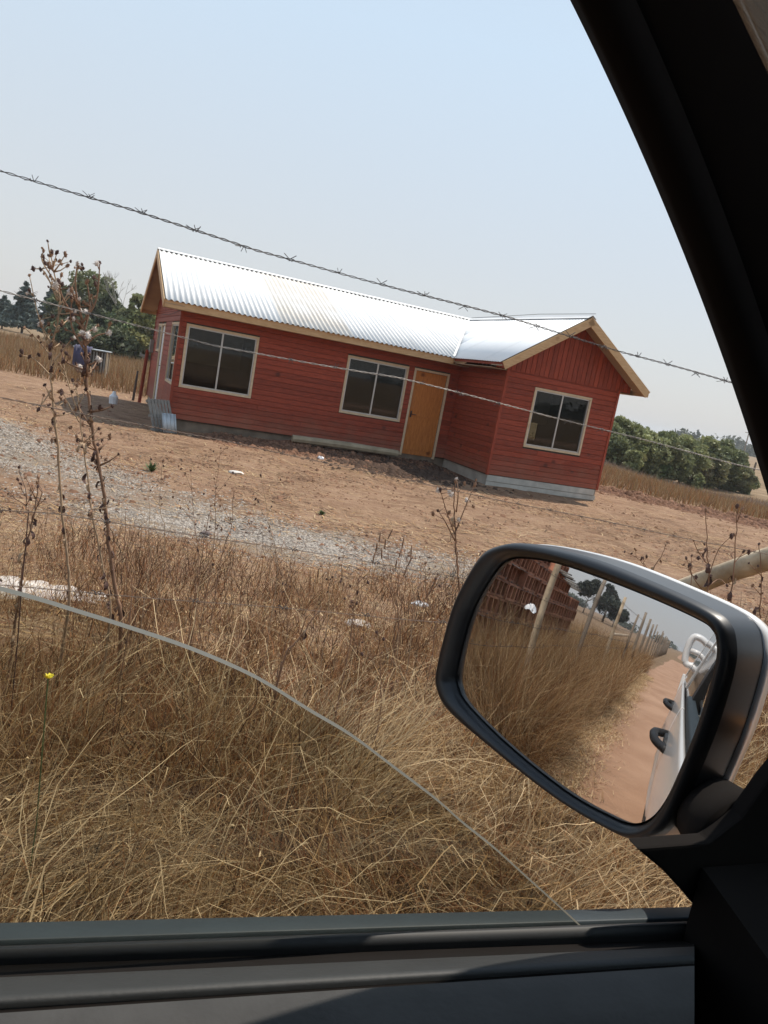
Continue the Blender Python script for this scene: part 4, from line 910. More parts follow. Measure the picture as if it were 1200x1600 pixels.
# ------------------------------------------------------------------ vegetation
def ribbons(P, H, D, W, bend, col, seg=3, twist=None):
    """P base (n,3), H length, D horizontal unit direction (n,2), W width, bend 0 upright..1 lying; colour (n,3)"""
    n = len(P); k = 2 * seg + 1; V = np.zeros((n, k, 3), np.float32)
    ang = RNG.uniform(0, 6.283, n); side = np.stack([np.cos(ang), np.sin(ang), np.zeros(n)], 1)
    kink = np.cumsum(RNG.normal(0, .055, (seg + 1, n, 3)) * np.array([1, 1, .6]), 0); kink[0] = 0
    for s_ in range(seg + 1):
        t = s_ / seg; th = bend * (0.35 + 1.0 * t) * 1.35
        # integrate roughly along the arc
        tt = np.linspace(0, t, 6)[:, None]; thh = np.minimum(bend[None] * (0.3 + 1.15 * tt) * 1.5, 1.75)
        hx = (np.sin(thh).mean(0) if t > 0 else 0) * t * H; hz = (np.cos(thh).mean(0) if t > 0 else 1) * t * H
        c = P + np.stack([D[:, 0] * hx, D[:, 1] * hx, hz if t > 0 else np.zeros(n)], 1) + kink[s_] * H[:, None]
        w_ = (W * (1 - .75 * t))[:, None]
        if s_ < seg: V[:, 2 * s_] = c - side * w_ / 2; V[:, 2 * s_ + 1] = c + side * w_ / 2
        else: V[:, 2 * seg] = c
    Q = []
    for s_ in range(seg - 1): Q += [[2 * s_, 2 * s_ + 1, 2 * s_ + 3], [2 * s_, 2 * s_ + 3, 2 * s_ + 2]]
    Q.append([2 * seg - 2, 2 * seg - 1, 2 * seg]); Q = np.array(Q)
    Fc = (Q[None] + (np.arange(n) * k)[:, None, None]).reshape(-1, 3)
    return V.reshape(-1, 3), Fc, np.repeat(col, k, 0)
def join(parts):
    Vs, Fs, Cs = [], [], []; b = 0
    for v, f, c in parts: Vs.append(v); Fs.append(f + b); Cs.append(c); b += len(v)
    return np.concatenate(Vs), np.concatenate(Fs), np.concatenate(Cs)
GOLD = np.array([.44, .275, .12]); PALE = np.array([.66, .49, .28]); RUST = np.array([.29, .125, .05]); DARK = np.array([.085, .042, .024]); TAN = np.array([.36, .215, .11])
def colmix(n, cols, wts):
    i = RNG.choice(len(cols), n, p=np.array(wts) / sum(wts)); c = np.array(cols)[i]; return c * RNG.uniform(.55, 1.18, (n, 1))
def place(n, u0, u1, v0, v1, dens=None):
    u = RNG.uniform(u0, u1, n); v = RNG.uniform(v0, v1, n)
    if dens is not None: k = RNG.uniform(0, 1, n) < dens(u, v); u, v = u[k], v[k]
    x = FU.x * u + FV.x * v; y = FU.y * u + FV.y * v
    return u, v, np.stack([x, y, ground(x, y)], 1)
def dirs(n, mean=None, spread=3.14):
    a = RNG.uniform(-spread, spread, n) + (mean if mean is not None else 0); return np.stack([np.cos(a), np.sin(a)], 1)
parts = []
# tall golden grass right beside the road, bent over in tufts
def strip_front(u): return 1.30 + .035 * np.clip(-u - 2, 0, 12)
def tall(u0, u1, dn, wide=1.0, hmul=1.0, seg=4, v1=2.6):
    n = int(dn * (u1 - u0) * (v1 - 1.2)); u, v, P = place(n, u0, u1, 1.2, v1, lambda u, v: (v > strip_front(u) + .12 * (vnoise(u, v, .3) - .5)) * np.clip(3.0 * vnoise(u, v, .26, 9) - 1.0, .05, 1))
    n = len(u); tuft = vnoise(u, v, .5, 11); a0 = (vnoise(u, v, .55, 12) - .5) * 12 + .4
    D_ = dirs(n, a0, 1.6); bend = np.clip(.10 + .8 * vnoise(u, v, .4, 13) + RNG.normal(0, .28, n), .03, 1.05)
    H = (.14 + .42 * tuft + RNG.uniform(-.08, .22, n)) * hmul * np.clip((v - 1.15) / .5, .35, 1)
    green = vnoise(u, v, .7, 14)[:, None]
    col = colmix(n, [GOLD, PALE, RUST, DARK, TAN], [3.6, 2.4, 3, 2.2, 3.4])
    return ribbons(P, H, D_, RNG.uniform(.0018, .0048, n) * wide * np.where(RNG.uniform(0, 1, n) < .07, 2.2, 1), bend, col, seg)
def locks(nl, u0, u1, v0, v1, per, h0, h1, wd, dens=None, seg=5, cols=([PALE, GOLD, TAN, RUST, DARK], [4, 3.4, 3, 3, 1.6]), bmean=.62, z0=.0, spread=.045):
    lu, lv, LP = place(nl, u0, u1, v0, v1, dens); nl = len(lu); i = np.repeat(np.arange(nl), per); n = len(i)
    la = (vnoise(lu, lv, .75, 71) - .5) * 8 + .5 + RNG.normal(0, .7, nl); lb = np.clip(RNG.normal(bmean, .22, nl), .1, 1.05); lh = RNG.uniform(h0, h1, nl); lt = RNG.uniform(.72, 1.2, nl)
    r_ = RNG.normal(0, spread, (n, 2)); x = LP[i, 0] + r_[:, 0]; y = LP[i, 1] + r_[:, 1]; P = np.stack([x, y, ground(x, y) + z0 * RNG.uniform(0, 1, n)], 1)
    keep = w2car(x, y)[1] > strip_front(lu[i]) - .02
    c = colmix(n, *cols) * lt[i][:, None]; a = la[i] + RNG.normal(0, .22, n); D_ = np.stack([np.cos(a), np.sin(a)], 1)
    k = keep; return ribbons(P[k], (lh[i] * RNG.uniform(.55, 1.15, n))[k], D_[k], (RNG.uniform(.0018, .0042, n) * wd)[k], np.clip(lb[i] + RNG.normal(0, .1, n), .02, 1.1)[k], c[k], seg)
parts.append(locks(820, -.9, 3.3, 1.35, 2.7, 46, .22, .58, 1.0)); parts.append(locks(520, -.9, 3.6, 1.5, 3.6, 30, .12, .34, 1.0, cols=([RUST, TAN, DARK, GOLD], [4, 3, 2, 2]), bmean=.35))
parts.append(locks(34, -.8, 3.2, 1.4, 2.3, 280, .38, .66, 1.05, cols=([PALE * 1.1, PALE, GOLD], [4, 3, 2]), bmean=.78, spread=.085)); parts.append(locks(300, -4.6, -1.1, 1.6, 2.4, 40, .75, 1.12, .95, bmean=.38))
parts.append(locks(1900, -7, -.9, 1.4, 3.8, 34, .5, 1.3, .95, seg=5, bmean=.72)); parts.append(locks(1100, -18, -7, 1.8, 5, 24, .6, 1.2, 2.0, seg=4, bmean=.6))
u, v, P = place(52000, -.9, 3.8, 1.4, 3.4, lambda u, v: np.clip(1.6 * vnoise(u, v, .35, 81) - .2, .1, 1)); n = len(u); P[:, 2] += RNG.uniform(0, .20, n) * vnoise(u, v, .3, 82) * 1.6
parts.append(ribbons(P, RNG.uniform(.02, .09, n), dirs(n), RNG.uniform(.002, .006, n), RNG.uniform(.5, 1.2, n), colmix(n, [RUST, DARK, TAN, GOLD, PALE * .8], [3, 4, 3, 2, 1]), 2))
parts.append(tall(-.9, 3.4, 2600, .8)); parts.append(tall(-6, -.9, 1500, 1.3, 1.9, 4, 3.8)); parts.append(tall(-16, -6, 600, 2.4, 1.9, 3, 4.8))
# long pale straws lying over the rest
u, v, P = place(1500, -.9, 3.2, 1.35, 2.7); n = len(u); P[:, 2] += RNG.uniform(.05, .34, n)
parts.append(ribbons(P, RNG.uniform(.15, .65, n), dirs(n, (vnoise(u, v, .7, 51) - .5) * 9, .9), RNG.uniform(.002, .004, n), RNG.uniform(.55, 1.05, n), colmix(n, [PALE, PALE * 1.08, GOLD], [3, 2, 1]), 5))
# reddish brown brushy weeds further in, thinning out towards the yard
def brush(u0, u1, v0, v1, dn, wide=1.0, seg=3):
    n = int(dn * (u1 - u0) * (v1 - v0)); u, v, P = place(n, u0, u1, v0, v1, lambda u, v: np.clip(1.25 - sst(3.4, 6.6, v + 1.6 * (vnoise(u, v, .9, 21) - .5)) * 1.25, 0, 1) * np.clip(3.0 * vnoise(u, v, .30, 22) - 1.1, .03, 1))
    n = len(u); D_ = dirs(n); bend = np.clip(RNG.normal(.62, .4, n), .02, 1.15); H = .05 + .33 * vnoise(u, v, .5, 23) * RNG.uniform(.3, 1.3, n)
    return ribbons(P, H, D_, RNG.uniform(.002, .0045, n) * wide, bend, colmix(n, [RUST, TAN, DARK, GOLD, PALE], [5, 3.6, 2.2, 2.2, 1.4]), seg)
parts.append(brush(-2.6, 7, 1.9, 7.2, 3900, .9)); parts.append(brush(-9, -2.2, 2.3, 5.5, 900, 2.0, 2))
V_, F_, C_ = join(parts)
tag(lnk('dry_grass', fastmesh('dry_grass', V_, F_, M['blade'], C_)), 'tall bent golden brown dry grass between the road and the wire fence', 'dry grass', kind='stuff')
# branching brushwood: thin dead twigs tangled in the grass
parts = []
u, v, P = place(30000, -2, 5.5, 1.5, 6.0, lambda u, v: np.clip(vnoise(u, v, .5, 31) * 1.6 - .5, 0, 1)); n = len(u); P[:, 2] += RNG.uniform(0, .28, n) 
parts.append(ribbons(P, RNG.uniform(.08, .32, n), dirs(n), RNG.uniform(.0025, .005, n), RNG.uniform(.1, .9, n), colmix(n, [DARK, DARK * .6, RUST], [2, 2, 2]), 3))
# oat spikelets: short pale ribbons high in the grass
u, v, P = place(9000, -1, 4, 1.5, 4.6, lambda u, v: np.clip(vnoise(u, v, .4, 33) * 1.8 - .6, 0, 1)); n = len(u); P[:, 2] += RNG.uniform(.12, .42, n) * np.clip(2.2 - v * .35, .5, 1)
parts.append(ribbons(P, RNG.uniform(.012, .026, n), dirs(n), RNG.uniform(.004, .008, n), RNG.uniform(.6, 1.05, n), colmix(n, [PALE * 1.1, PALE, GOLD], [2, 2, 1]), 2))
u, v, P = place(9000, -1.2, 2.2, 2.6, 5.6, lambda u, v: np.clip(vnoise(u, v, .5, 35) * 2 - .7, 0, 1)); n = len(u); P[:, 2] += RNG.uniform(.05, .36, n)
parts.append(ribbons(P, RNG.uniform(.018, .04, n), dirs(n, -.5, .6), RNG.uniform(.003, .0065, n), RNG.uniform(.75, 1.15, n), colmix(n, [PALE * 1.15, PALE, GOLD], [3, 2, 1]), 2))
# wiry branching bushes
wp = []
for k in range(150):
    bu_, bv_ = RNG.uniform(-1.6, 5.5), RNG.uniform(2.0, 6.4); m_n = 60; x0, y0 = car2w(bu_, bv_); hh = RNG.uniform(.15, .5); rr_ = RNG.uniform(.08, .25)
    P = np.zeros((m_n, 3)); P[:, 0] = x0 + RNG.normal(0, rr_ * .5, m_n); P[:, 1] = y0 + RNG.normal(0, rr_ * .5, m_n); P[:, 2] = G(x0, y0) + RNG.uniform(0, hh * .6, m_n)
    wp.append(ribbons(P, RNG.uniform(.3, 1, m_n) * hh * .7, dirs(m_n), RNG.uniform(.0022, .0042, m_n), RNG.uniform(.05, .8, m_n), colmix(m_n, [DARK, DARK * .7, RUST, TAN], [3, 2, 3, 1]), 5))
parts += wp
V_, F_, C_ = join(parts)
tag(lnk('dead_twigs', fastmesh('dead_twigs', V_, F_, M['blade'], C_)), 'tangle of dark dead twigs and pale seed husks caught in the dry grass', 'twigs', kind='stuff')
# straw litter lying on the yard
parts = []
def litter(n, x0, x1, y0, y1, L0, L1, w, fn=None, cols=([PALE * .8, GOLD, TAN, RUST, DARK], [3, 3, 3, 2, 1.5]), up=.012):
    x = RNG.uniform(x0, x1, n); y = RNG.uniform(y0, y1, n); u, v = w2car(x, y); k = v > 1.35
    if fn is not None: k &= RNG.uniform(0, 1, n) < fn(x, y)
    hs_, ht_ = house_c(x, y); k &= ~((ht_ > -.1) & (hs_ > 0) & (hs_ < 10) & (ht_ < 6.5)) & ~((ht_ > -2.4) & (hs_ > 6.8) & (hs_ < 10) & (ht_ < 1))
    x, y = x[k], y[k]; n = len(x); P = np.stack([x, y, ground(x, y) + RNG.uniform(.002, up, n)], 1)
    a = RNG.normal(-.35, .7, n); D_ = np.stack([np.cos(a), np.sin(a)], 1) * RNG.choice([-1, 1], (n, 1)); L = RNG.uniform(L0, L1, n)
    T_ = np.stack([-D_[:, 1], D_[:, 0]], 1) * (w * RNG.uniform(.6, 1.4, n) / 2)[:, None]; rz_ = RNG.uniform(-.12, .2, n) * L
    A = P; B = P + np.stack([D_[:, 0] * L, D_[:, 1] * L, rz_], 1); V = np.zeros((n, 4, 3), np.float32)
    V[:, 0] = A; V[:, 1] = A; V[:, 2] = B; V[:, 3] = B; V[:, 0, :2] -= T_; V[:, 1, :2] += T_; V[:, 2, :2] += T_; V[:, 3, :2] -= T_
    Q = np.array([[0, 1, 2], [0, 2, 3]]); Fc = (Q[None] + (np.arange(n) * 4)[:, None, None]).reshape(-1, 3)
    return V.reshape(-1, 3), Fc, np.repeat(colmix(n, *cols), 4, 0)
nograv = lambda x, y: np.clip(.25 + .9 * vnoise(x, y, 1.1, 41), 0, 1)
parts.append(litter(70000, -4.5, 5.5, 1.5, 8, .03, .12, .0035, nograv)); parts.append(litter(52000, -9, 10, 7, 16, .04, .17, .007, lambda x, y: np.clip(vnoise(x, y, 1.3, 42) * 1.6 - .45, 0, 1)))
parts.append(litter(20000, -14, 18, 14, 26, .06, .3, .013, lambda x, y: np.clip(vnoise(x, y, 1.6, 43) * 1.6 - .5, 0, 1)))
parts.append(litter(46000, -9, 12, 6.5, 18, .02, .10, .012, lambda x, y: np.clip(vnoise(x, y, .8, 97) * 2.4 - 1.0, .02, 1), ([DARK, RUST, DARK * .7, TAN], [4, 3, 3, 1]), .02))
# straw along the road edge behind the car
u = RNG.uniform(-14, 2, 30000); v = strip_front(u) + RNG.normal(-.08, .16, 30000) + .15 * (vnoise(u, u * 0, .6, 4) - .5); x = FU.x * u + FV.x * v; y = FU.y * u + FV.y * v; n = len(u)
P = np.stack([x, y, ground(x, y) + .012 + RNG.uniform(0, .02, n)], 1)
parts.append(ribbons(P, RNG.uniform(.03, .14, n), dirs(n), RNG.uniform(.004, .010, n), RNG.uniform(.95, 1.1, n), colmix(n, [PALE, PALE * 1.1, GOLD], [3, 2, 2]), 2))
V_, F_, C_ = join(parts)
tag(lnk('straw_litter', fastmesh('straw_litter', V_, F_, M['litter'], C_)), 'loose pale straw strewn over the yard and along the road edge', 'straw', kind='stuff')
# gravel and clods: small faceted lumps
def lumps(xs_, ys_, r, col, flat=.6):
    n = len(xs_); base = np.array([(1, 0, 0), (-.5, .87, 0), (-.5, -.87, 0), (.3, .3, .8), (-.4, 0, .75), (.2, -.4, .7)]); Q = np.array([(0, 1, 3), (1, 4, 3), (1, 2, 4), (2, 5, 4), (2, 0, 5), (0, 3, 5), (3, 4, 5)])
    a = RNG.uniform(0, 6.28, n); V = base[None] * r[:, None, None] * RNG.uniform(.7, 1.3, (n, 6, 3)); V[..., 2] *= flat
    c, s_ = np.cos(a)[:, None], np.sin(a)[:, None]; X = V[..., 0] * c - V[..., 1] * s_; Y = V[..., 0] * s_ + V[..., 1] * c
    V[..., 0] = X + xs_[:, None]; V[..., 1] = Y + ys_[:, None]; V[..., 2] += (ground(xs_, ys_) - .2 * r)[:, None]
    return V.reshape(-1, 3), (Q[None] + (np.arange(n) * 6)[:, None, None]).reshape(-1, 3), np.repeat(col, 6, 0)
def gpts(n, x0, y0, rx, ry, a): 
    p = RNG.normal(0, .55, (n, 2)) * [rx, ry]; c, s_ = math.cos(a), math.sin(a); return x0 + p[:, 0] * c - p[:, 1] * s_, y0 + p[:, 0] * s_ + p[:, 1] * c
gparts = []
for n, *q in ((22000, -.4, 8.3, 2.8, .85, .05), (26000, -6.8, 11.4, 2.3, 1.5, -.6), (7000, -3.2, 9.8, 3, .9, -.5)):
    x, y = gpts(n, *q); k = RNG.uniform(0, 1, n) < np.clip(vnoise(x, y, .7, 91) * 2.2 - .35, .05, 1); x, y = x[k], y[k]; n = len(x); g_ = RNG.uniform(.12, .42, (n, 1)) * np.array([[1, .88, .76]]); gparts.append(lumps(x, y, RNG.uniform(.008, .026, n), g_))
V_, F_, C_ = join(gparts)
tag(lnk('gravel', fastmesh('gravel', V_, F_, M['clod'], C_)), 'grey gravel spread in a band across the yard in front of the house', 'gravel', kind='stuff')
cp = []
t = RNG.uniform(.8, 6.8, 2600); s_ = RNG.normal(-.85, .28, 2600); cp.append((HX + t * HE[0] + s_ * HN[0], HY + t * HE[1] + s_ * HN[1], RNG.gamma(2, .013, 2600) + .012))
t = RNG.normal(5.3, 1.0, 2600); s_ = RNG.normal(-1.5, .7, 2600); k = (t < 6.7) | (s_ < -2.6); t, s_ = t[k], s_[k]; cp.append((HX + t * HE[0] + s_ * HN[0], HY + t * HE[1] + s_ * HN[1], RNG.gamma(2, .018, len(t)) + .012))
a_ = RNG.uniform(-4, 14, 5200); b_ = RNG.normal(0, .55, 5200); cp.append((9.0 + a_ * .97 + b_ * .24, 21.5 - a_ * .24 + b_ * .97, RNG.gamma(2, .02, 5200) + .012))
x = RNG.uniform(-9, 12, 14000); y = RNG.uniform(7, 19, 14000); k = RNG.uniform(0, 1, 14000) < vnoise(x, y, 1.1, 66) ** 2 * 1.4; x, y = x[k], y[k]; cp.append((x, y, RNG.gamma(1.5, .010, len(x)) + .007))
parts = []
for ci, (x, y, r) in enumerate(cp):
    hs_, ht_ = house_c(x, y); k = ~(((ht_ > -.02 - r) & (hs_ > 0 - r) & (hs_ < 10 + r) & (ht_ < 6.5)) | ((ht_ > -2.4 - r) & (hs_ > 6.85 - r) & (hs_ < 10 + r) & (ht_ < 1)))
    x, y, r = x[k], y[k], r[k]; n = len(x); parts.append(lumps(x, y, r, RNG.uniform(.6, 1.15, (n, 1)) * np.array([[.20, .11, .07]] if ci != 1 else [[.085, .055, .04]]), .8))
V_, F_, C_ = join(parts)
tag(lnk('soil_clods', fastmesh('soil_clods', V_, F_, M['clod'], C_)), 'red brown clods of turned soil by the house wall and along the ridge on the right', 'soil', kind='stuff')
# far dry field grass: standing stems behind the house, both sides
parts = []
def field(n, x0, x1, y0, y1, h, wd, fn=None):
    x = RNG.uniform(x0, x1, n); y = y0 + (y1 - y0) * RNG.uniform(0, 1, n) ** 1.25; k = np.ones(n, bool) if fn is None else RNG.uniform(0, 1, n) < fn(x, y); x, y = x[k], y[k]; n = len(x)
    hs_, ht_ = house_c(x, y); k = ~((ht_ > -3) & (hs_ > -1.5) & (hs_ < 11) & (ht_ < 8)); x, y = x[k], y[k]; n = len(x)
    return ribbons(np.stack([x, y, ground(x, y)], 1), h * RNG.uniform(.6, 1.25, n), dirs(n), wd * RNG.uniform(.6, 1.4, n), np.clip(RNG.normal(.2, .2, n), 0, .9), colmix(n, [TAN, GOLD * .8, RUST * 1.1, PALE * .8], [4, 3, 2, 2]), 2)
TAN, GOLD, PALE = TAN * .85, GOLD * .8, PALE * .75
parts.append(field(52000, -38, -6, 25.5, 62, .55, .022)); parts.append(field(48000, 6, 34, 23.5, 50, .42, .02, lambda x, y: sst(-1.5, .8, (y - 21.5) + .25 * (x - 9) - 1.2)))
V_, F_, C_ = join(parts)
tag(lnk('field_grass', fastmesh('field_grass', V_, F_, M['blade'], C_)), 'standing dry grass of the field behind the house', 'field grass', kind='stuff')

# ------------------------------------------------------------------ trees
def at_depth(px, py, dep):
    d = pxray(px, py); return CAMP + d * (dep / d.y)
def leafcloud(cen, rad_, n, size, col, clump=.35, nclump=40, flat=1.0, shell_=.55, seed=0):
    """leaf quads gathered in clumps through an ellipsoid; cen (3), rad_ (3)"""
    rg = np.random.default_rng(seed)
    d = rg.normal(size=(nclump, 3)); d /= np.linalg.norm(d, axis=1)[:, None]; rr_ = rg.uniform(shell_, 1, (nclump, 1)) ** .6
    cc_ = np.array(cen) + d * rr_ * np.array(rad_) * rg.uniform(.78, 1.06, (nclump, 1)); i = rg.integers(0, nclump, n); cr_ = clump * rg.uniform(.6, 1.35, nclump)
    q = rg.normal(size=(n, 3)); q /= np.linalg.norm(q, axis=1)[:, None]; P = cc_[i] + q * (cr_[i] * rg.uniform(.35, 1, n) ** .5)[:, None] * np.array([1, 1, .8 * flat])
    a = rg.normal(size=(n, 3)); a /= np.linalg.norm(a, axis=1)[:, None]; b = np.cross(a, rg.normal(size=(n, 3))); b /= np.linalg.norm(b, axis=1)[:, None]
    sz = (size * rg.uniform(.6, 1.4, n))[:, None]; V = np.zeros((n, 4, 3)); V[:, 0] = P - a * sz; V[:, 1] = P + b * sz * .55; V[:, 2] = P + a * sz; V[:, 3] = P - b * sz * .55
    F4 = (np.array([[0, 1, 2], [0, 2, 3]])[None] + (np.arange(n) * 4)[:, None, None]).reshape(-1, 3)
    ct = rg.uniform(.7, 1.3, nclump)[i] * rg.uniform(.8, 1.2, n); C4 = np.repeat(np.array(col)[None] * ct[:, None], 4, 0)
    return V.reshape(-1, 3), F4, C4
def tree(name, label, cat, x, y, h, w_, col, kind='broad', n=5200, leaf=.12, group=None, seed=1, low=.12):
    g0 = G(x, y); root = empty(name, (x, y, g0), 0, label, cat, group); rg = random.Random(seed)
    mb = MB(); th = h * (.8 if kind == 'conifer' else .55); r0 = h * .022 + .02
    tp = [Vector((0, 0, -.1)), Vector((rg.uniform(-.1, .1), 0, th * .4)), Vector((rg.uniform(-.2, .2), rg.uniform(-.2, .2), th))]; mb.tube(tp, [r0, r0 * .75, r0 * .3], 7)
    for k in range(9):
        t = rg.uniform(.25, .95); b = tp[1].lerp(tp[2], t) if t > .4 else tp[0].lerp(tp[1], t * 2); a = rg.uniform(0, 6.28); L = w_ * .42 * (1 - .4 * t)
        mb.tube([b, b + Vector((math.cos(a) * L * .5, math.sin(a) * L * .5, L * .25)), b + Vector((math.cos(a) * L, math.sin(a) * L, L * .65))], [r0 * .4, r0 * .25, r0 * .08], 5)
    mb.build('trunk', M['bark'], root, True)
    pr = []
    if kind == 'broad':
        pr.append(leafcloud((0, 0, h * (.5 + low / 2)), (w_ / 2, w_ / 2, h * (.5 - low / 2)), n, leaf, col, w_ * .15, 60, seed=seed))
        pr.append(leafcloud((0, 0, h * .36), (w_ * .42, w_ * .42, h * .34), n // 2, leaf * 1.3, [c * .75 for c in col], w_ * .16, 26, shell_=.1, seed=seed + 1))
    elif kind == 'lobed':
        for k in range(6):
            a = k * 1.05 + rg.uniform(-.3, .3); zc = h * rg.uniform(.24, .74); rr_ = w_ * rg.uniform(.22, .32)
            pr.append(leafcloud((math.cos(a) * w_ * .26, math.sin(a) * w_ * .26, zc), (rr_, rr_, rr_ * 1.0), n // 6, leaf, [c * rg.uniform(.85, 1.15) for c in col], rr_ * .42, 18, seed=seed + k))
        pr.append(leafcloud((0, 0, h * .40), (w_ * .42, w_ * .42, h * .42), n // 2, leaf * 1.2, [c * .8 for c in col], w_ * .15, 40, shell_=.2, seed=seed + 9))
        pr.append(leafcloud((0, 0, h * .80), (w_ * .22, w_ * .22, h * .2), n // 5, leaf, col, w_ * .1, 20, seed=seed + 11))
    elif kind == 'conifer':
        L_ = 9
        for k in range(L_):
            t = k / (L_ - 1); zc = h * (.18 + .78 * t); rr_ = w_ / 2 * (1 - t) ** .75 + .12
            pr.append(leafcloud((0, 0, zc), (rr_, rr_, h * .035), max(60, int(n / L_ * (1.3 - t))), leaf * 1.1, col, rr_ * .26 + .08, 16, .5, .3, seed=seed + k))
    elif kind == 'gum':
        for k in range(7):
            a = rg.uniform(0, 6.28); zc = h * rg.uniform(.55, .9); dd_ = w_ * rg.uniform(.1, .4); rr_ = w_ * rg.uniform(.14, .24)
            pr.append(leafcloud((math.cos(a) * dd_, math.sin(a) * dd_, zc), (rr_, rr_, rr_ * .7), n // 7, leaf, col, rr_ * .5, 12, seed=seed + k))
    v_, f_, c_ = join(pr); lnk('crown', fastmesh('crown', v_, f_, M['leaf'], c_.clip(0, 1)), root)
    return root
def ptree(px, ytop, dep, wpx, label, kind, col, seed, n=5200, cat='tree', name='broadleaf_tree', leaf=.12, group=None, sink=0):
    b = at_depth(px, ytop + 40, dep); g0 = G(b.x, b.y); top = at_depth(px, ytop, dep).z; h = top - g0; wm = wpx / F_PX * dep * (1.32 if px < 300 and kind != 'conifer' else 1.0)
    # the crown leans right in the picture because the camera is rolled: shift the foot back
    return tree(name, label, cat, b.x - .09 * h * 0, b.y, h, wm, col, kind, n, leaf, group, seed)
OL = (.165, .18, .08); DKG = (.12, .14, .07); BLU = (.10, .13, .115); YG = (.24, .25, .11)
gl = 'trees beyond the field on the left'
ptree(4, 462, 88, 46, 'bluish conifer cut by the left edge of the picture, farthest left of the trees', 'conifer', BLU, 11, 3600, name='pine_tree', leaf=.2, group=gl)
ptree(38, 440, 84, 56, 'dark bluish conifer with tiered branches at the left, rising over the field grass', 'conifer', BLU, 12, 6500, name='pine_tree', leaf=.2, group=gl)
ptree(78, 448, 80, 46, 'narrow dark conifer between the tiered conifer and the big green trees', 'conifer', BLU, 13, 5200, name='pine_tree', leaf=.2, group=gl)
ptree(103, 452, 66, 48, 'dark green rounded tree behind the tall dry thistles', 'lobed', DKG, 14, 5200, leaf=.15, group=gl)
ptree(136, 424, 64, 62, 'tallest dense green tree of the left group, with a pointed top', 'broad', OL, 15, 9000, leaf=.15, group=gl)
ptree(164, 448, 62, 46, 'olive green bushy tree right of the tallest one', 'lobed', DKG, 16, 6000, leaf=.15, group=gl)
ptree(188, 478, 58, 42, 'low dark tree in the gap between two taller left trees', 'lobed', DKG, 17, 5000, leaf=.14, group=gl)
ptree(213, 456, 56, 46, 'paler green loose tree just left of the red house', 'lobed', YG, 18, 6500, leaf=.14, group=gl)
ptree(246, 470, 58, 36, 'small tree half hidden behind the left end of the red house', 'lobed', OL, 19, 3200, leaf=.14, group=gl)
ptree(120, 500, 59, 60, 'dark spreading shrub under the tall trees behind the slatted hutch', 'broad', DKG, 24, 5000, cat='shrub', name='broad_shrub', leaf=.13, group=gl)
ptree(172, 512, 55, 66, 'low spreading dark shrub at the foot of the trees left of the house', 'broad', DKG, 25, 5000, cat='shrub', name='broad_shrub', leaf=.13, group=gl)
# bare grey tree
b = at_depth(196, 500, 60); mb = MB(); rg_ = random.Random(4)
def twig(p, d, L, r, dep):
    q = p + d * L; mb.tube([p, p.lerp(q, .5) + Vector((rg_.uniform(-.05, .05), 0, .02)) * L, q], [r, r * .8, r * .6], 4)
    if dep: 
        for k in range(3): e_ = (d + Vector((rg_.uniform(-.6, .6), rg_.uniform(-.6, .6), rg_.uniform(-.1, .4)))).normalized(); twig(q, e_, L * .68, r * .6, dep - 1)
twig(Vector((0, 0, 0)), Vector((0, 0, 1)), 2.5, .07, 4)
tag(mb.build('bare_tree', M['greywood'], loc=(b.x, b.y, G(b.x, b.y))), 'leafless grey tree standing among the green trees left of the house', 'tree', gl)
gr_ = 'rounded green trees right of the house'
rt_ = [(935, 655, 47, 60, 'green rounded tree partly behind the right corner of the house'), (968, 650, 48, 56, 'tree nearest the house wall in the right row, with the highest top'), (1002, 659, 50, 54, 'second rounded tree from the house in the right row'), (1036, 672, 51, 54, 'middle tree of the right row with a smooth domed crown'),
       (1068, 681, 53, 44, 'narrower olive tree right of the middle domed one'), (1098, 684, 55, 50, 'broad domed tree near the right end of the row'), (1124, 690, 56, 46, 'last tall tree at the right end of the row'), (1150, 722, 57, 34, 'lowest tree, tapering off the right end of the row')]
for i, (px, yt, dp, wp, lb) in enumerate(rt_): ptree(px, yt, dp, wp * 1.45, lb, 'lobed' if i % 2 else 'broad', YG if i % 3 else OL, 40 + i * 3, 11000, leaf=.11, group=gr_)
for i, (px, yt, dp, wp, lb) in enumerate([(985, 700, 44, 26, 'small round shrub in front of the right trees, nearest the house'), (1085, 737, 45, 16, 'small pale round shrub in front of the right row of trees')]):
    ptree(px, yt, dp, wp, lb, 'broad', YG, 80 + i, 1500, cat='shrub', name='round_shrub', leaf=.09, group='shrubs before the right trees')
# brushwood heap along the foot of the right trees
x = RNG.uniform(9, 26, 9000); y = 41.5 + (x - 9) * .12 + RNG.normal(0, .8, 9000); n = len(x)
v_, f_, c_ = ribbons(np.stack([x, y, ground(x, y) + RNG.uniform(0, .25, n)], 1), RNG.uniform(.2, .7, n), dirs(n), np.full(n, .02), RNG.uniform(.2, 1, n), colmix(n, [np.array([.30, .22, .17]), np.array([.20, .14, .11])], [2, 1]), 2)
tag(lnk('brushwood', fastmesh('brushwood', v_, f_, M['blade'], c_)), 'low heap of grey brown brushwood along the foot of the right trees', 'brushwood', kind='stuff')
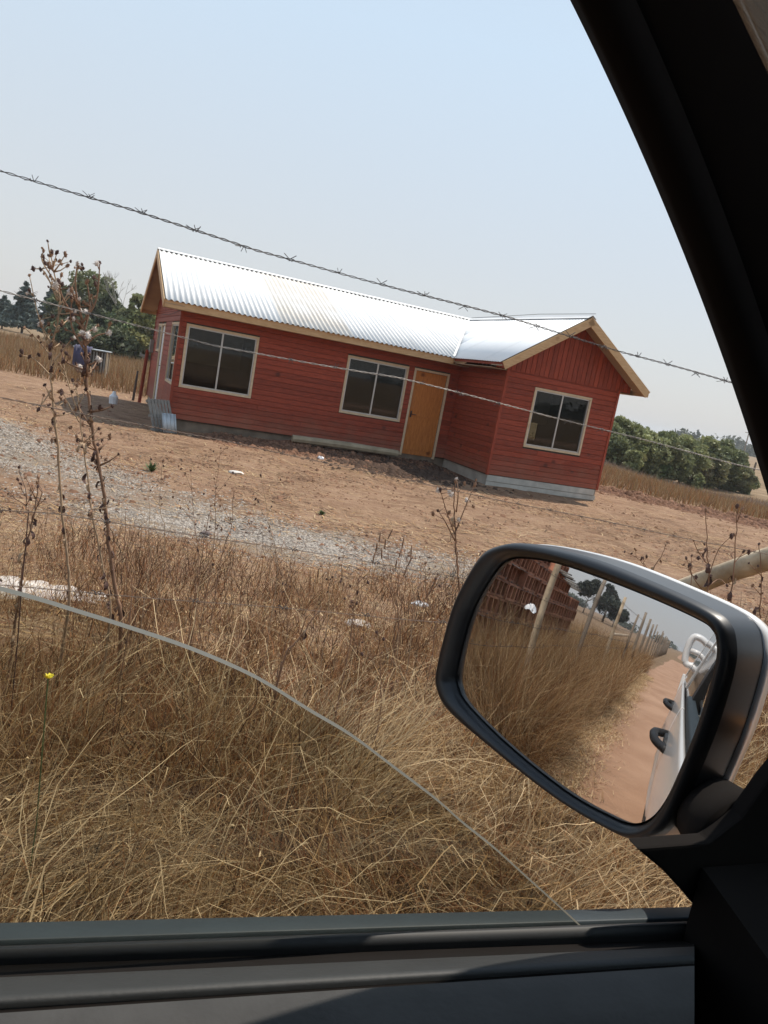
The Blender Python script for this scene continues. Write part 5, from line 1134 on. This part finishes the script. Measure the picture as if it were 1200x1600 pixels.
# distant woods all round the horizon
pr = []; rgd = np.random.default_rng(77)
for k in range(150):
    a = rgd.uniform(0, 6.283); D_ = rgd.uniform(260, 620); x_, y_ = math.sin(a) * D_, math.cos(a) * D_; hh = rgd.uniform(2.5, 7); pr.append(leafcloud((x_, y_, G(x_, y_) + hh * .45), (rgd.uniform(12, 34), rgd.uniform(8, 20), hh * .5), 420, 1.1, (.075, .09, .06), 3.0, 26, shell_=.3, seed=k + 500))
v_, f_, c_ = join(pr); tag(lnk('distant_wood', fastmesh('distant_wood', v_, f_, M['leaf'], c_)), 'far dark belt of trees along the horizon', 'wood', kind='stuff')
gtl = ['rounded gum tree far behind the car, left one seen in the wing mirror', 'broad dark gum tree in the middle of the group in the mirror', 'tall thin gum tree with a separate top tuft, in the mirror', 'low gum tree at the right of the group in the mirror']
for i, (azr, D_, h, w_) in enumerate([(17.3, 95, 8.2, 8.5), (13.8, 100, 7.4, 10), (13.6, 108, 11.0, 5), (11.9, 104, 5.4, 8)]):
    a = rad(azr); x_, y_ = car2w(-math.cos(a) * D_, math.sin(a) * D_); tree('gum_tree', gtl[i], 'tree', x_, y_, h, w_, (.05, .06, .045), 'gum', 4200, .35, 'gum trees far behind the car', 60 + i)

# far buildings and small far things
def gable_shed(name, label, x, y, rz, L, W_, H, rise, wallm, roofm, cat='building'):
    r_ = empty(name, (x, y, G(x, y) - .1), rz, label, cat)
    mb = MB(); mb.box(-L / 2, L / 2, -W_ / 2, W_ / 2, 0, H); mb.prism([(-L / 2 + .01, -W_ / 2, H), (-L / 2 + .01, W_ / 2, H), (-L / 2 + .01, 0, H + rise)], (L - .02, 0, 0)); mb.build('wall', wallm, r_)
    mb = MB(); o = .35
    for sg in (-1, 1):
        mb.obox((-L / 2 - o, 0, H + rise + .02), (L + 2 * o, 0, 0), (0, sg * (W_ / 2 + o), -(rise * (W_ / 2 + o) / (W_ / 2))), (0, 0, .06))
    mb.build('roof', roofm, r_)
    mb = MB(); mb.box(-.5, .5, -W_ / 2 - .02, -W_ / 2 - .005, .1, 2.1); mb.build('door', M['greywood'], r_)
    mb = MB(); mb.box(1.2, 2.2, -W_ / 2 - .02, -W_ / 2 - .005, 1, 2.0); mb.build('window', M['carglass_dk'], r_); return r_
M['wallw'] = mat('whitewashed_wall', (.72, .70, .66), .9, .08, 2); M['roofr'] = mat('dark_red_roofing', (.16, .05, .045), .8, .2, 2)
b = at_depth(-92, 490, 60); gable_shed('farm_cottage', 'white farm cottage with a dark red roof cut by the left edge of the picture', b.x, b.y, .5, 6, 4, 2.0, 1.1, M['wallw'], M['roofr'])
b = at_depth(232, 535, 74); gable_shed('farm_shed', 'pale shed with a grey roof showing between the trees and the red house', b.x, b.y, -.5, 7, 4, 1.9, 1.2, M['greywood'], M['zinc_old'])
b = at_depth(142, 575, 30); ht_ = empty('slatted_hutch', (b.x, b.y, G(b.x, b.y)), .25, 'dark slatted hutch with pale posts and a purple blue tarp in the dry field', 'hutch')
for cx_, cy_ in ((-.58, -.35), (.58, -.35), (-.58, .35), (.58, .35)):
    mb = MB(); mb.box(cx_ - .03, cx_ + .03, cy_ - .03, cy_ + .03, 0, 1.12); mb.build('leg', M['trim'], ht_)
for i in range(11):
    xx = -.50 + i * .1
    mb = MB(); mb.box(xx - .028, xx + .028, -.365, -.345, .28, 1.05); mb.build('slat', M['greywood'] if i % 4 else M['bark'], ht_)
mb = MB(); mb.box(-.6, .6, -.36, .36, .25, .30); mb.build('floor_board', M['bark'], ht_)
mb = MB(); mb.box(-.56, .56, .33, .345, .3, 1.05); mb.box(-.575, -.56, -.34, .34, .3, 1.05); mb.box(.56, .575, -.34, .34, .3, 1.05); mb.build('back_panel', M['bark'], ht_)
mb = MB(); mb.box(-.66, .66, -.42, .42, 1.10, 1.13); mb.build('lid', M['zinc_old'], ht_)
mb = MB(); n_ = 12; vs = []
for i in range(n_ + 1):
    for j, (yy_, zz_) in enumerate(((.40, 1.15), (0, 1.19), (-.44, 1.14), (-.46, .8), (-.47, .42))): vs.append((-.62 + .62 * i / n_ , yy_ + .03 * math.sin(i * 1.9 + j), zz_ + .02 * math.sin(i * 2.3 + j * 2)))
mb.add(vs, [(i * 5 + j, i * 5 + j + 1, i * 5 + j + 6, i * 5 + j + 5) for i in range(n_) for j in range(4)]); mb.build('tarp', M['tarp'], ht_, True)
b = at_depth(1161, 712, 170); mb = MB(); mb.tube([(0, 0, -1), (0, 0, 7.2)], [.16, .11], 7); pr_ = tag(empty('utility_pole', (b.x, b.y, G(b.x, b.y)), 0), 'thin far utility pole on the horizon above the right trees', 'utility pole'); mb.build('pole', M['post'], pr_)
mb = MB(); mb.box(-.8, .8, -.05, .05, 6.5, 6.62); mb.build('crossarm', M['post'], pr_)
b = at_depth(1180, 725, 75); mb = MB(); mb.tube([(0, 0, -.3), (.05, 0, 2.1)], [.12, .09], 7); tag(mb.build('field_post', M['bark'], loc=(b.x, b.y, G(b.x, b.y))), 'dark stub post in the far field beyond the right end of the tree row', 'post')

# ------------------------------------------------------------------ dry weeds along the fence
def head_mesh(name, r, spikes, mt, seed=1):
    rg = random.Random(seed); mb = MB(); n = 7
    ringz = [(-1, .35), (-.5, .85), (0, 1), (.5, .8), (.95, .45)]; vs = []
    for z, q in ringz:
        for k in range(n): vs.append((math.cos(2 * math.pi * k / n) * q * r * .8, math.sin(2 * math.pi * k / n) * q * r * .8, z * r))
    mb.add(vs, [(i * n + k, i * n + (k + 1) % n, (i + 1) * n + (k + 1) % n, (i + 1) * n + k) for i in range(4) for k in range(n)])
    for k in range(spikes):
        d = Vector((rg.gauss(0, 1), rg.gauss(0, 1), rg.gauss(.3, 1))).normalized(); a = d.orthogonal().normalized() * r * .16; b_ = d.cross(a).normalized() * r * .16; c = d * r * .6
        mb.add([c + a, c - a * .5 + b_, c - a * .5 - b_, d * r * rg.uniform(1.1, 1.7)], [(0, 1, 3), (1, 2, 3), (2, 0, 3)])
    return mb.mesh(name, mt)
def leaf_mesh(name, L, W_, mt, seed):
    rg = random.Random(seed); n = 7; vs = []; p = Vector((0, 0, 0)); th = .5
    for i in range(n + 1):
        t = i / n; w_ = W_ * math.sin(math.pi * min(1, t * .9 + .08)) * rg.uniform(.6, 1.3); tw = rg.uniform(-.6, .6)
        vs.append(p + Vector((0, math.cos(tw) * w_, math.sin(tw) * w_))); vs.append(p + Vector((0, 0, -.25 * w_))); vs.append(p - Vector((0, math.cos(tw) * w_, -math.sin(tw) * w_)))
        th -= rg.uniform(.15, .75); p = p + Vector((math.cos(th), 0, math.sin(th))) * L / n
    mb = MB(); mb.add(vs, [(i * 3 + j, i * 3 + j + 1, i * 3 + j + 4, i * 3 + j + 3) for i in range(n) for j in range(2)]); return mb.mesh(name, mt)
HEADS = [head_mesh('seed_head', .011, 16, M['weed_dk'], 1), head_mesh('seed_head', .010, 14, M['weed'], 2)]; FLUFF = head_mesh('fluffy_head', .013, 34, M['fluff'], 3)
LEAVES = [leaf_mesh('dry_leaf', .05, .010, M['weed_dk'], 1), leaf_mesh('dry_leaf', .065, .009, M['weed_dk'], 2), leaf_mesh('dry_leaf', .05, .007, M['weed'], 3), leaf_mesh('dry_leaf', .07, .008, M['weed_pale'], 4)]
def weed(label, main, v, branches=(), r=.005, leaves=14, seed=1, fluff=(), cat='dead weed', name='dead_thistle', heads=True, group='tall dead weeds along the fence', twiggy=0, dv=.0, mt='weed', lsc=1.0):
    rg = random.Random(seed); top = [atv_w(px, py, v + dv * i) for i, (px, py) in enumerate(main)]      # main is listed from the top down
    low = top[-1]; g0 = G(low.x, low.y)
    if low.z > g0 + .03: top.append(Vector((low.x + rg.uniform(-.02, .02), low.y + rg.uniform(-.02, .02), G(low.x, low.y) - .02)))
    stem = catmull(top[::-1], 5, False); base = stem[0].copy(); root = empty(name, base, 0, label, cat, group); n = len(stem)
    for i in range(1, n - 1): stem[i] = stem[i] + Vector((rg.gauss(0, .0018), rg.gauss(0, .0018), 0))
    mb = MB(); mb.tube([p - base for p in stem], [r * (1 - .7 * i / (n - 1)) for i in range(n)], 6); ends = [stem[-1]]; br = []
    for b_ in branches:
        pts = catmull([atv_w(px, py, v + rg.uniform(-.03, .03) * (j > 0)) for j, (px, py) in enumerate(b_)], 4, False); br.append(pts)
    for k in range(twiggy):
        i = int(n * rg.uniform(.45, .97)); i = min(i, n - 2); d = Vector((rg.gauss(0, 1), rg.gauss(0, 1), rg.uniform(.4, 1.4))).normalized(); L = rg.uniform(.03, .10) * (r / .004) ** .2; q = stem[i] + d * L; br.append([stem[i], stem[i].lerp(q, .5) + Vector((0, 0, -.006)), q])
    for pts in br:
        L = (pts[0] - pts[-1]).length
        mb.tube([p - base for p in pts], [r * .5 * (1 - .6 * i / (len(pts) - 1)) for i in range(len(pts))], 5); ends.append(pts[-1])
        for k in range(int(L / .045)):                         # side twigs with their own buds
            t = rg.uniform(.3, 1); i = min(int(t * (len(pts) - 1)), len(pts) - 2); d = Vector((rg.gauss(0, 1), rg.gauss(0, 1), rg.uniform(0, 1.2))).normalized(); q = pts[i] + d * rg.uniform(.015, .05); mb.tube([pts[i] - base, q - base], [r * .28, r * .16], 4); ends.append(q)
    mb.build('stem', M[mt], root, True)
    if heads:
        for e_ in ends:
            o = lnk('seed_head', HEADS[rg.randrange(2)] if rg.random() > (fluff or 0) else FLUFF, root, e_ - base); s_ = rg.uniform(.35, .72) * (r / .005) ** .4; o.scale = (s_, s_, s_ * rg.uniform(1, 1.5)); o.rotation_euler = (rg.uniform(-.7, .7), rg.uniform(-.7, .7), rg.uniform(0, 6.3))
    for k in range(leaves):
        i = rg.randrange(max(1, n // 8), int(n * .8)); o = lnk('dry_leaf', rg.choice(LEAVES), root, stem[i] - base); s_ = rg.uniform(.4, 1.0) * lsc; o.scale = (s_, s_, s_); o.rotation_euler = (rg.uniform(-.5, .5), rg.uniform(.1, .9), rg.uniform(0, 6.3))
    return root
weed('tallest dead thistle at the left, its branching head reaching the sky left of the roof', [(80, 398), (84, 425), (94, 470), (86, 520), (80, 560), (82, 620), (90, 700), (96, 790), (104, 870), (108, 940)], 3.3,
     [[(86, 440), (66, 408), (68, 392)], [(90, 470), (70, 425), (52, 420)], [(92, 478), (112, 450), (122, 416)], [(88, 500), (104, 468), (118, 460)], [(84, 545), (62, 500), (46, 430)], [(82, 560), (58, 530), (38, 512)], [(80, 570), (104, 540), (112, 530)], [(82, 590), (52, 560), (32, 556)], [(80, 610), (60, 640)]], r=.0068, leaves=40, seed=1, fluff=.12, mt='weed_pale', lsc=1.05, twiggy=22)
weed('thick dark dead thistle beside the tallest one, with pale branches and curled black leaves', [(121, 470), (127, 500), (134, 535), (135, 570), (138, 620), (146, 680), (158, 740), (166, 800), (172, 860), (182, 930), (190, 975)], 3.2,
     [[(128, 500), (118, 450), (121, 412)], [(128, 505), (150, 470), (156, 410)], [(130, 515), (100, 470), (92, 440)], [(133, 540), (150, 525), (170, 520)], [(134, 550), (112, 510), (112, 470)], [(131, 520), (140, 480), (136, 440)], [(136, 580), (104, 566), (96, 548)]], r=.0098, leaves=70, seed=2, fluff=.2, lsc=1.1, twiggy=26)
weed('slim dead thistle stem leaning against the thick one at the left', [(118, 600), (127, 660), (136, 740), (146, 810), (160, 880), (172, 960)], 3.1, [[(120, 640), (104, 590), (98, 560)], [(124, 660), (112, 640), (96, 610)]], r=.0055, leaves=34, seed=3, mt='weed_pale', lsc=1.0, twiggy=8)
weed('short dead weed with hooked dark tip at the far left among the grass', [(60, 745), (56, 790), (44, 840), (34, 900), (26, 960)], 3.0, [[(56, 780), (40, 745)], [(50, 810), (66, 770), (60, 758)]], r=.0055, leaves=16, seed=4, lsc=1.0)
weed('dead thistle standing just left of the wing mirror with fluffy white heads', [(712, 752), (709, 790), (712, 832), (713, 870), (717, 915), (720, 970)], 2.75, [[(711, 835), (698, 800), (688, 765)], [(712, 830), (728, 790), (742, 757)], [(711, 845), (694, 812), (684, 798)], [(713, 800), (716, 770), (713, 748)]], r=.006, leaves=14, seed=5, fluff=.4)
weed('forked dark weed in front of the slanting pole at the right edge', [(1103, 797), (1104, 850), (1108, 900), (1100, 950), (1096, 1000)], 2.1, [[(1106, 905), (1122, 860), (1143, 838)], [(1104, 880), (1090, 860), (1084, 845)], [(1104, 930), (1085, 905), (1078, 888)], [(1108, 915), (1124, 905), (1136, 915)]], r=.0042, leaves=12, seed=6)
weed('straight dark weed stem at the right edge, crossing the slanting pole', [(1153, 792), (1150, 840), (1146, 900), (1140, 960), (1138, 1010)], 2.0, [[(1152, 815), (1160, 795)], [(1147, 880), (1162, 862)]], r=.004, leaves=10, seed=7)
weed('low dark weed with clustered heads just above the wing mirror', [(1040, 852), (1030, 875), (1014, 900), (1004, 935)], 2.6, [[(1014, 900), (1000, 875), (976, 862)], [(1016, 895), (1006, 880), (1004, 872)]], r=.004, leaves=8, seed=8)
weed('leafy brown weed at the right picture edge beside the mirror cap', [(1186, 850), (1190, 900), (1188, 960), (1192, 1000)], 2.3, [[(1190, 900), (1170, 880)], [(1189, 930), (1176, 915)]], r=.004, leaves=14, seed=9)
weed('upright thin weed between the slanting pole and the mirror top', [(1081, 868), (1080, 900), (1079, 940), (1078, 990)], 2.2, [[(1080, 890), (1072, 872)]], r=.003, leaves=6, seed=10)
weed('dark forked twig leaning to the right in the middle of the grass', [(502, 948), (486, 972), (466, 1000), (440, 1040)], 2.6, [[(486, 972), (488, 1000)], [(470, 990), (480, 960)]], r=.005, leaves=8, seed=11, heads=False, cat='dead twig', name='dead_twig')
# thin weeds and foxtails in the middle ground
spk = MB(); spk.tube([(0, 0, 0), (.002, 0, .018), (.004, 0, .042), (.005, 0, .055)], [.002, .0042, .0036, .001], 6); SPIKE = spk.mesh('seed_spike', M['weed'], True)
for i, (pxs, v) in enumerate([([(592, 848), (600, 885), (612, 930), (618, 985)], 3.3), ([(606, 842), (608, 880), (616, 930), (622, 985)], 3.3), ([(628, 856), (624, 890), (620, 940), (622, 985)], 3.3), ([(642, 868), (636, 900), (628, 945), (626, 985)], 3.35)]):
    w_ = weed(['leftmost foxtail of the small clump left of the mirror', 'tallest foxtail of the small clump left of the mirror', 'third foxtail of the small clump left of the mirror', 'rightmost foxtail of the small clump left of the mirror'][i], pxs, v, (), r=.0025, leaves=2, seed=20 + i, heads=False, cat='foxtail', name='foxtail', group='foxtails left of the mirror', lsc=.5)
    top_ = atv_w(*pxs[0], v) - w_.location
    for k in range(3):
        o = lnk('seed_spike', SPIKE, w_, top_ - Vector((0.006 * k, 0, .05 * k))); o.rotation_euler = (rw.uniform(-.4, .4), rw.uniform(-.4, .4), rw.uniform(0, 6)); o.scale = (.9, .9, 1.0)
TW = ['pale thin weed stem right of the thick thistles, top over the gravel', 'thin weed stem below the pallet corner of the house, over the dirt', 'thin weed stem left of the lone green plant on the gravel', 'thin forked stem under the flat pale stone in the yard', 'thin weed stem just left of the lone dark green plant',
 'tall thin stem right of the grey green tuft', 'thin stem close to the right side of the thick thistle', 'low thin stem under the gravel band near the picture centre', 'thin stem at the lower gravel edge left of the foxtails', 'thin weed stem crossing the lowest wire left of the centre', 'thin stem crossing the glass edge left of the centre',
 'thin stem beside the pale half hidden stone', 'low thin stem close to the left side of the wing mirror', 'highest thin stem over the bare dirt in front of the left window', 'thin forked stem at the left edge before the gravel heap', 'thin stem under the dark forked twig in the grass', 'thin low stem in reddish grass below the pale stone', 'thin stem between the foxtails and the fluffy headed thistle', 'thin stem rising through the top of the door glass', 'thin stem over the white rubble at the left edge']
spots = [(232, 770, 900), (298, 735, 900), (330, 790, 930), (365, 760, 880), (408, 745, 900), (255, 720, 860), (196, 800, 950), (455, 880, 990), (530, 872, 960), (380, 880, 1010), (300, 880, 1040), (560, 905, 1000), (650, 930, 1050), (345, 700, 850), (30, 730, 850), (480, 960, 1080), (590, 990, 1120), (665, 880, 990), (215, 900, 1060), (20, 860, 980)]
rs_ = random.Random(12)
for i, (px, yt, yb) in enumerate(spots):
    dx_ = rs_.uniform(-26, 26); v = rs_.uniform(2.3, 3.6); mid_ = (px + dx_ * .5 + rs_.uniform(-8, 8), (yt + yb) / 2)
    weed(TW[i], [(px, yt), mid_, (px + dx_, yb)], v, [[mid_, (mid_[0] + rs_.choice([-1, 1]) * rs_.uniform(14, 34), mid_[1] - rs_.uniform(30, 60))]] + ([[(px * .6 + mid_[0] * .4, yt * .6 + mid_[1] * .4), (px + rs_.uniform(-26, 26), yt + 5)]] if i % 2 else []), r=rs_.uniform(.0018, .003), leaves=rs_.randint(2, 7), seed=60 + i, cat='dead weed', name='thin_weed', group='thin dead weed stems in the grass', lsc=.45, mt=rs_.choice(['weed', 'weed', 'weed_dk', 'weed_pale']), heads=(i % 3 != 0), twiggy=3)
# yellow flower, small green tufts
P_ = atv_w(75, 1060, 1.72); fl = empty('yellow_flower', (P_.x, P_.y, G(P_.x, P_.y)), 0, 'single bright yellow wildflower in the dry grass at the left', 'flower'); hgt = P_.z - G(P_.x, P_.y)
mb = MB(); mb.tube([(0, 0, 0), (.01, .005, hgt * .5), (0, 0, hgt)], .0016, 5); mb.build('stem', M['green'], fl)
pm = MB(); pm.add([(0, 0, 0), (.006, -.0045, .003), (.0125, -.003, .004), (.0135, 0, .003), (.0125, .003, .004), (.006, .0045, .003)], [(0, 1, 2, 3, 4, 5)]); pme = pm.mesh('petal', M['yellow'])
for k in range(7): o = lnk('petal', pme, fl, (0, 0, hgt)); o.rotation_euler = (.5, -.4, k * .9)
def tuft(label, px, py, z0, n, L, w_, name='green_tuft'):
    d = pxray(px, py); X = CAMP + d * ((CAMZ - z0) / -d.z); rg = random.Random(px); mb = MB(); g0 = G(X.x, X.y)
    for k in range(n):
        a = rg.uniform(0, 6.28); e_ = rg.uniform(.3, 1.3); d_ = Vector((math.cos(a) * math.cos(e_), math.sin(a) * math.cos(e_), math.sin(e_))) * L * rg.uniform(.5, 1); s_ = Vector((-math.sin(a), math.cos(a), 0)) * w_
        mb.add([(0, 0, 0), d_ * .5 + s_, d_, d_ * .5 - s_ + Vector((0, 0, .005))], [(0, 1, 2), (0, 2, 3)])
    tag(mb.build(name, M['green'], loc=(X.x, X.y, g0)), label, 'plant')
tuft('small dark green plant alone on the gravel in the middle of the yard', 503, 802, -.4, 60, .09, .012)
tuft('grey green tuft on the pale ground left of the gravel band', 236, 738, -.4, 70, .20, .010)
tuft('green weeds growing along the wall beside the timber beam', 590, 708, -.43, 90, .16, .016)
tuft('small green plant half buried in the grass below the middle of the glass', 590, 1300, .12, 40, .07, .012)
# stones and litter
def rock(label, px, py, z0, r, mt, flat=.6, name='stone', cat='stone', seed=1, fn=None):
    if fn: X = fn
    else: d = pxray(px, py); X = CAMP + d * ((CAMZ - z0) / -d.z)
    bm = bmesh.new(); bmesh.ops.create_icosphere(bm, subdivisions=2, radius=r); rg = random.Random(seed)
    for v in bm.verts: v.co *= rg.uniform(.78, 1.15); v.co.z *= flat; v.co.x *= 1.3
    me_ = bpy.data.meshes.new(name); bm.to_mesh(me_); bm.free(); me_.materials.append(mt); tag(lnk(name, me_, None, (X[0], X[1], G(X[0], X[1]) + r * flat * .3)), label, cat)
rock('white broken stone on the ground just left of the wing mirror', 658, 938, -.2, .055, M['white_soft'], .5, seed=3)
rock('flat pale stone on the bare ground in front of the left window', 368, 741, -.42, .10, M['stone'], .4, seed=4)
rock('small white pebble on the soil below the timber beam', 500, 719, -.43, .06, M['white_soft'], .8, seed=5)
rock('brown stone near the gravel left of the middle', 322, 834, -.38, .05, M['dkstone'], .6, seed=6)
rock('pale stone half hidden in the grass left of the mirror', 560, 968, -.1, .07, M['stone'], .5, seed=8)
for i, (u, v, r) in enumerate([(-2.05, 1.02, .030), (-1.55, .72, .028), (-5.2, 1.3, .04)]):
    x, y = car2w(u, v); rock(['dark stone on the road near the straw edge, in the mirror', 'small brown stone on the road beside the car, low in the mirror', 'brown stone at the road edge farther back in the mirror'][i], 0, 0, 0, r, M['dkstone'], .6, seed=20 + i, fn=(x, y))
def crumple(name, label, cat, x, y, z, sx, sy, h, seed, mt):
    n = 18; mb = MB(); vs = []
    for i in range(n + 1):
        for j in range(n + 1):
            a, b_ = i / n * 2 - 1, j / n * 2 - 1; k = max(0, 1 - (a * a + b_ * b_) * .75)
            vs.append((a * sx * (1 + .12 * math.sin(j * 1.3 + seed)), b_ * sy * (1 + .15 * math.sin(i * 1.7)), h * k * (.35 + .65 * float(vnoise(i, j, 2.2, seed))) + .004))
    mb.add(vs, [(i * (n + 1) + j, i * (n + 1) + j + 1, (i + 1) * (n + 1) + j + 1, (i + 1) * (n + 1) + j) for i in range(n) for j in range(n)]); return tag(mb.build(name, mt, loc=(x, y, z), smooth=False), label, cat)
d = pxray(48, 925); X = CAMP + d * ((CAMZ + .15) / -d.z); crumple('white_rubble', 'patch of white lime rubble on the ground behind the grass at the left edge', 'rubble', X.x, X.y, G(X.x, X.y), .42, .22, .05, 3, M['stone'])

# ------------------------------------------------------------------ stacked hollow bricks behind the car (seen in the mirror)
def brick_mesh():
    mb = MB(); L, D_, H = .285, .14, .195; t = .024
    mb.box(0, L, 0, D_, 0, t); mb.box(0, L, 0, D_, H - t, H); mb.box(0, t, 0, D_, t, H - t); mb.box(L - t, L, 0, D_, t, H - t); mb.box(L / 2 - t / 2, L / 2 + t / 2, 0, D_, t, H - t)
    return mb.mesh('brick', M['brick'])
bme = brick_mesh(); rb = random.Random(9); bu, bv = -2.5, 2.85; bx, by = car2w(bu, bv); bz0 = min(G(*car2w(u, bv + .3)) for u in (-2.5, -4.5, -6.5))
stack = empty('brick_stack', (bx, by, bz0 - .01), math.pi / 2 - CAR_AZ + math.pi, 'tall stack of hollow red clay bricks beyond the fence, seen in the wing mirror', 'brick stack')
for row in range(9):
    for colu in range(14):
        for lay in range(2):
            lim = 9 - max(0, colu - 6) * .36 - (1 if (colu * 7 + 3) % 5 == 0 else 0) - lay * .5
            if row >= lim or rb.random() < .02: continue
            o = lnk('brick', bme, stack, (colu * .293 + rb.uniform(-.008, .008) + (.14 if row % 3 == 2 else 0), -.145 * lay - .14 + rb.uniform(-.03, .02), row * .2)); o.rotation_euler = (0, 0, rb.uniform(-.05, .05))
for k in range(3):
    mb = MB()
    for i in range(4): mb.box(.1 + k * 1.4, 1.35 + k * 1.4, -.9 + i * .14 * 0 - .0, -.1, .0, .02) if i == 0 else None
    z_ = (9 - max(0, (k * 4.5) - 5) * .4) * .2 + .03
for k in range(7):
    mb = MB(); mb.box(-.02, .10, -.28, .30, 0, .02); o = mb.build('top_board', M['greywood'], stack, loc=(2.3 + k * .15, -.05, 1.66 - k * .02)); o.rotation_euler = (0, rb.uniform(-.1, .1), rb.uniform(-.2, .2))
x, y = car2w(-3.7, 2.6); crumple('plastic_bag', 'crumpled white plastic bag hanging on the brush before the brick stack, in the mirror', 'plastic bag', x, y, .98, .12, .09, .12, 7, M['white_soft'])
x, y = car2w(-9.2, 3.6); crumple('white_tarp', 'white sheet over a low heap behind the far fence posts, in the mirror', 'sheet', x, y, G(x, y) + .15, .8, .5, .45, 5, M['wallw'])
# rail nailed between two far posts, seen in the mirror
A = fpt(-7.5, 1.05, .04); B = fpt(-10.4, 1.12, .04); mb = MB(); mb.tube([(0, 0, 0), B - A], .035, 8); tag(mb.build('fence_rail', M['pole'], loc=A), 'pale horizontal rail between two fence posts, in the mirror', 'rail')

# ------------------------------------------------------------------ thin summer haze lying over the plain
mb = MB(); mb.box(-3800, 3800, -3800, 3800, -8, 20); mm = bpy.data.materials.new('haze_air'); mm.use_nodes = True; t = mm.node_tree; t.nodes.clear()
o_ = t.nodes.new('ShaderNodeOutputMaterial'); pv_ = t.nodes.new('ShaderNodeVolumePrincipled'); pv_.inputs['Density'].default_value = .00045; pv_.inputs['Color'].default_value = (.93, .95, .97, 1); t.links.new(pv_.outputs[0], o_.inputs['Volume'])
tag(mb.build('haze', mm), kind='stuff')
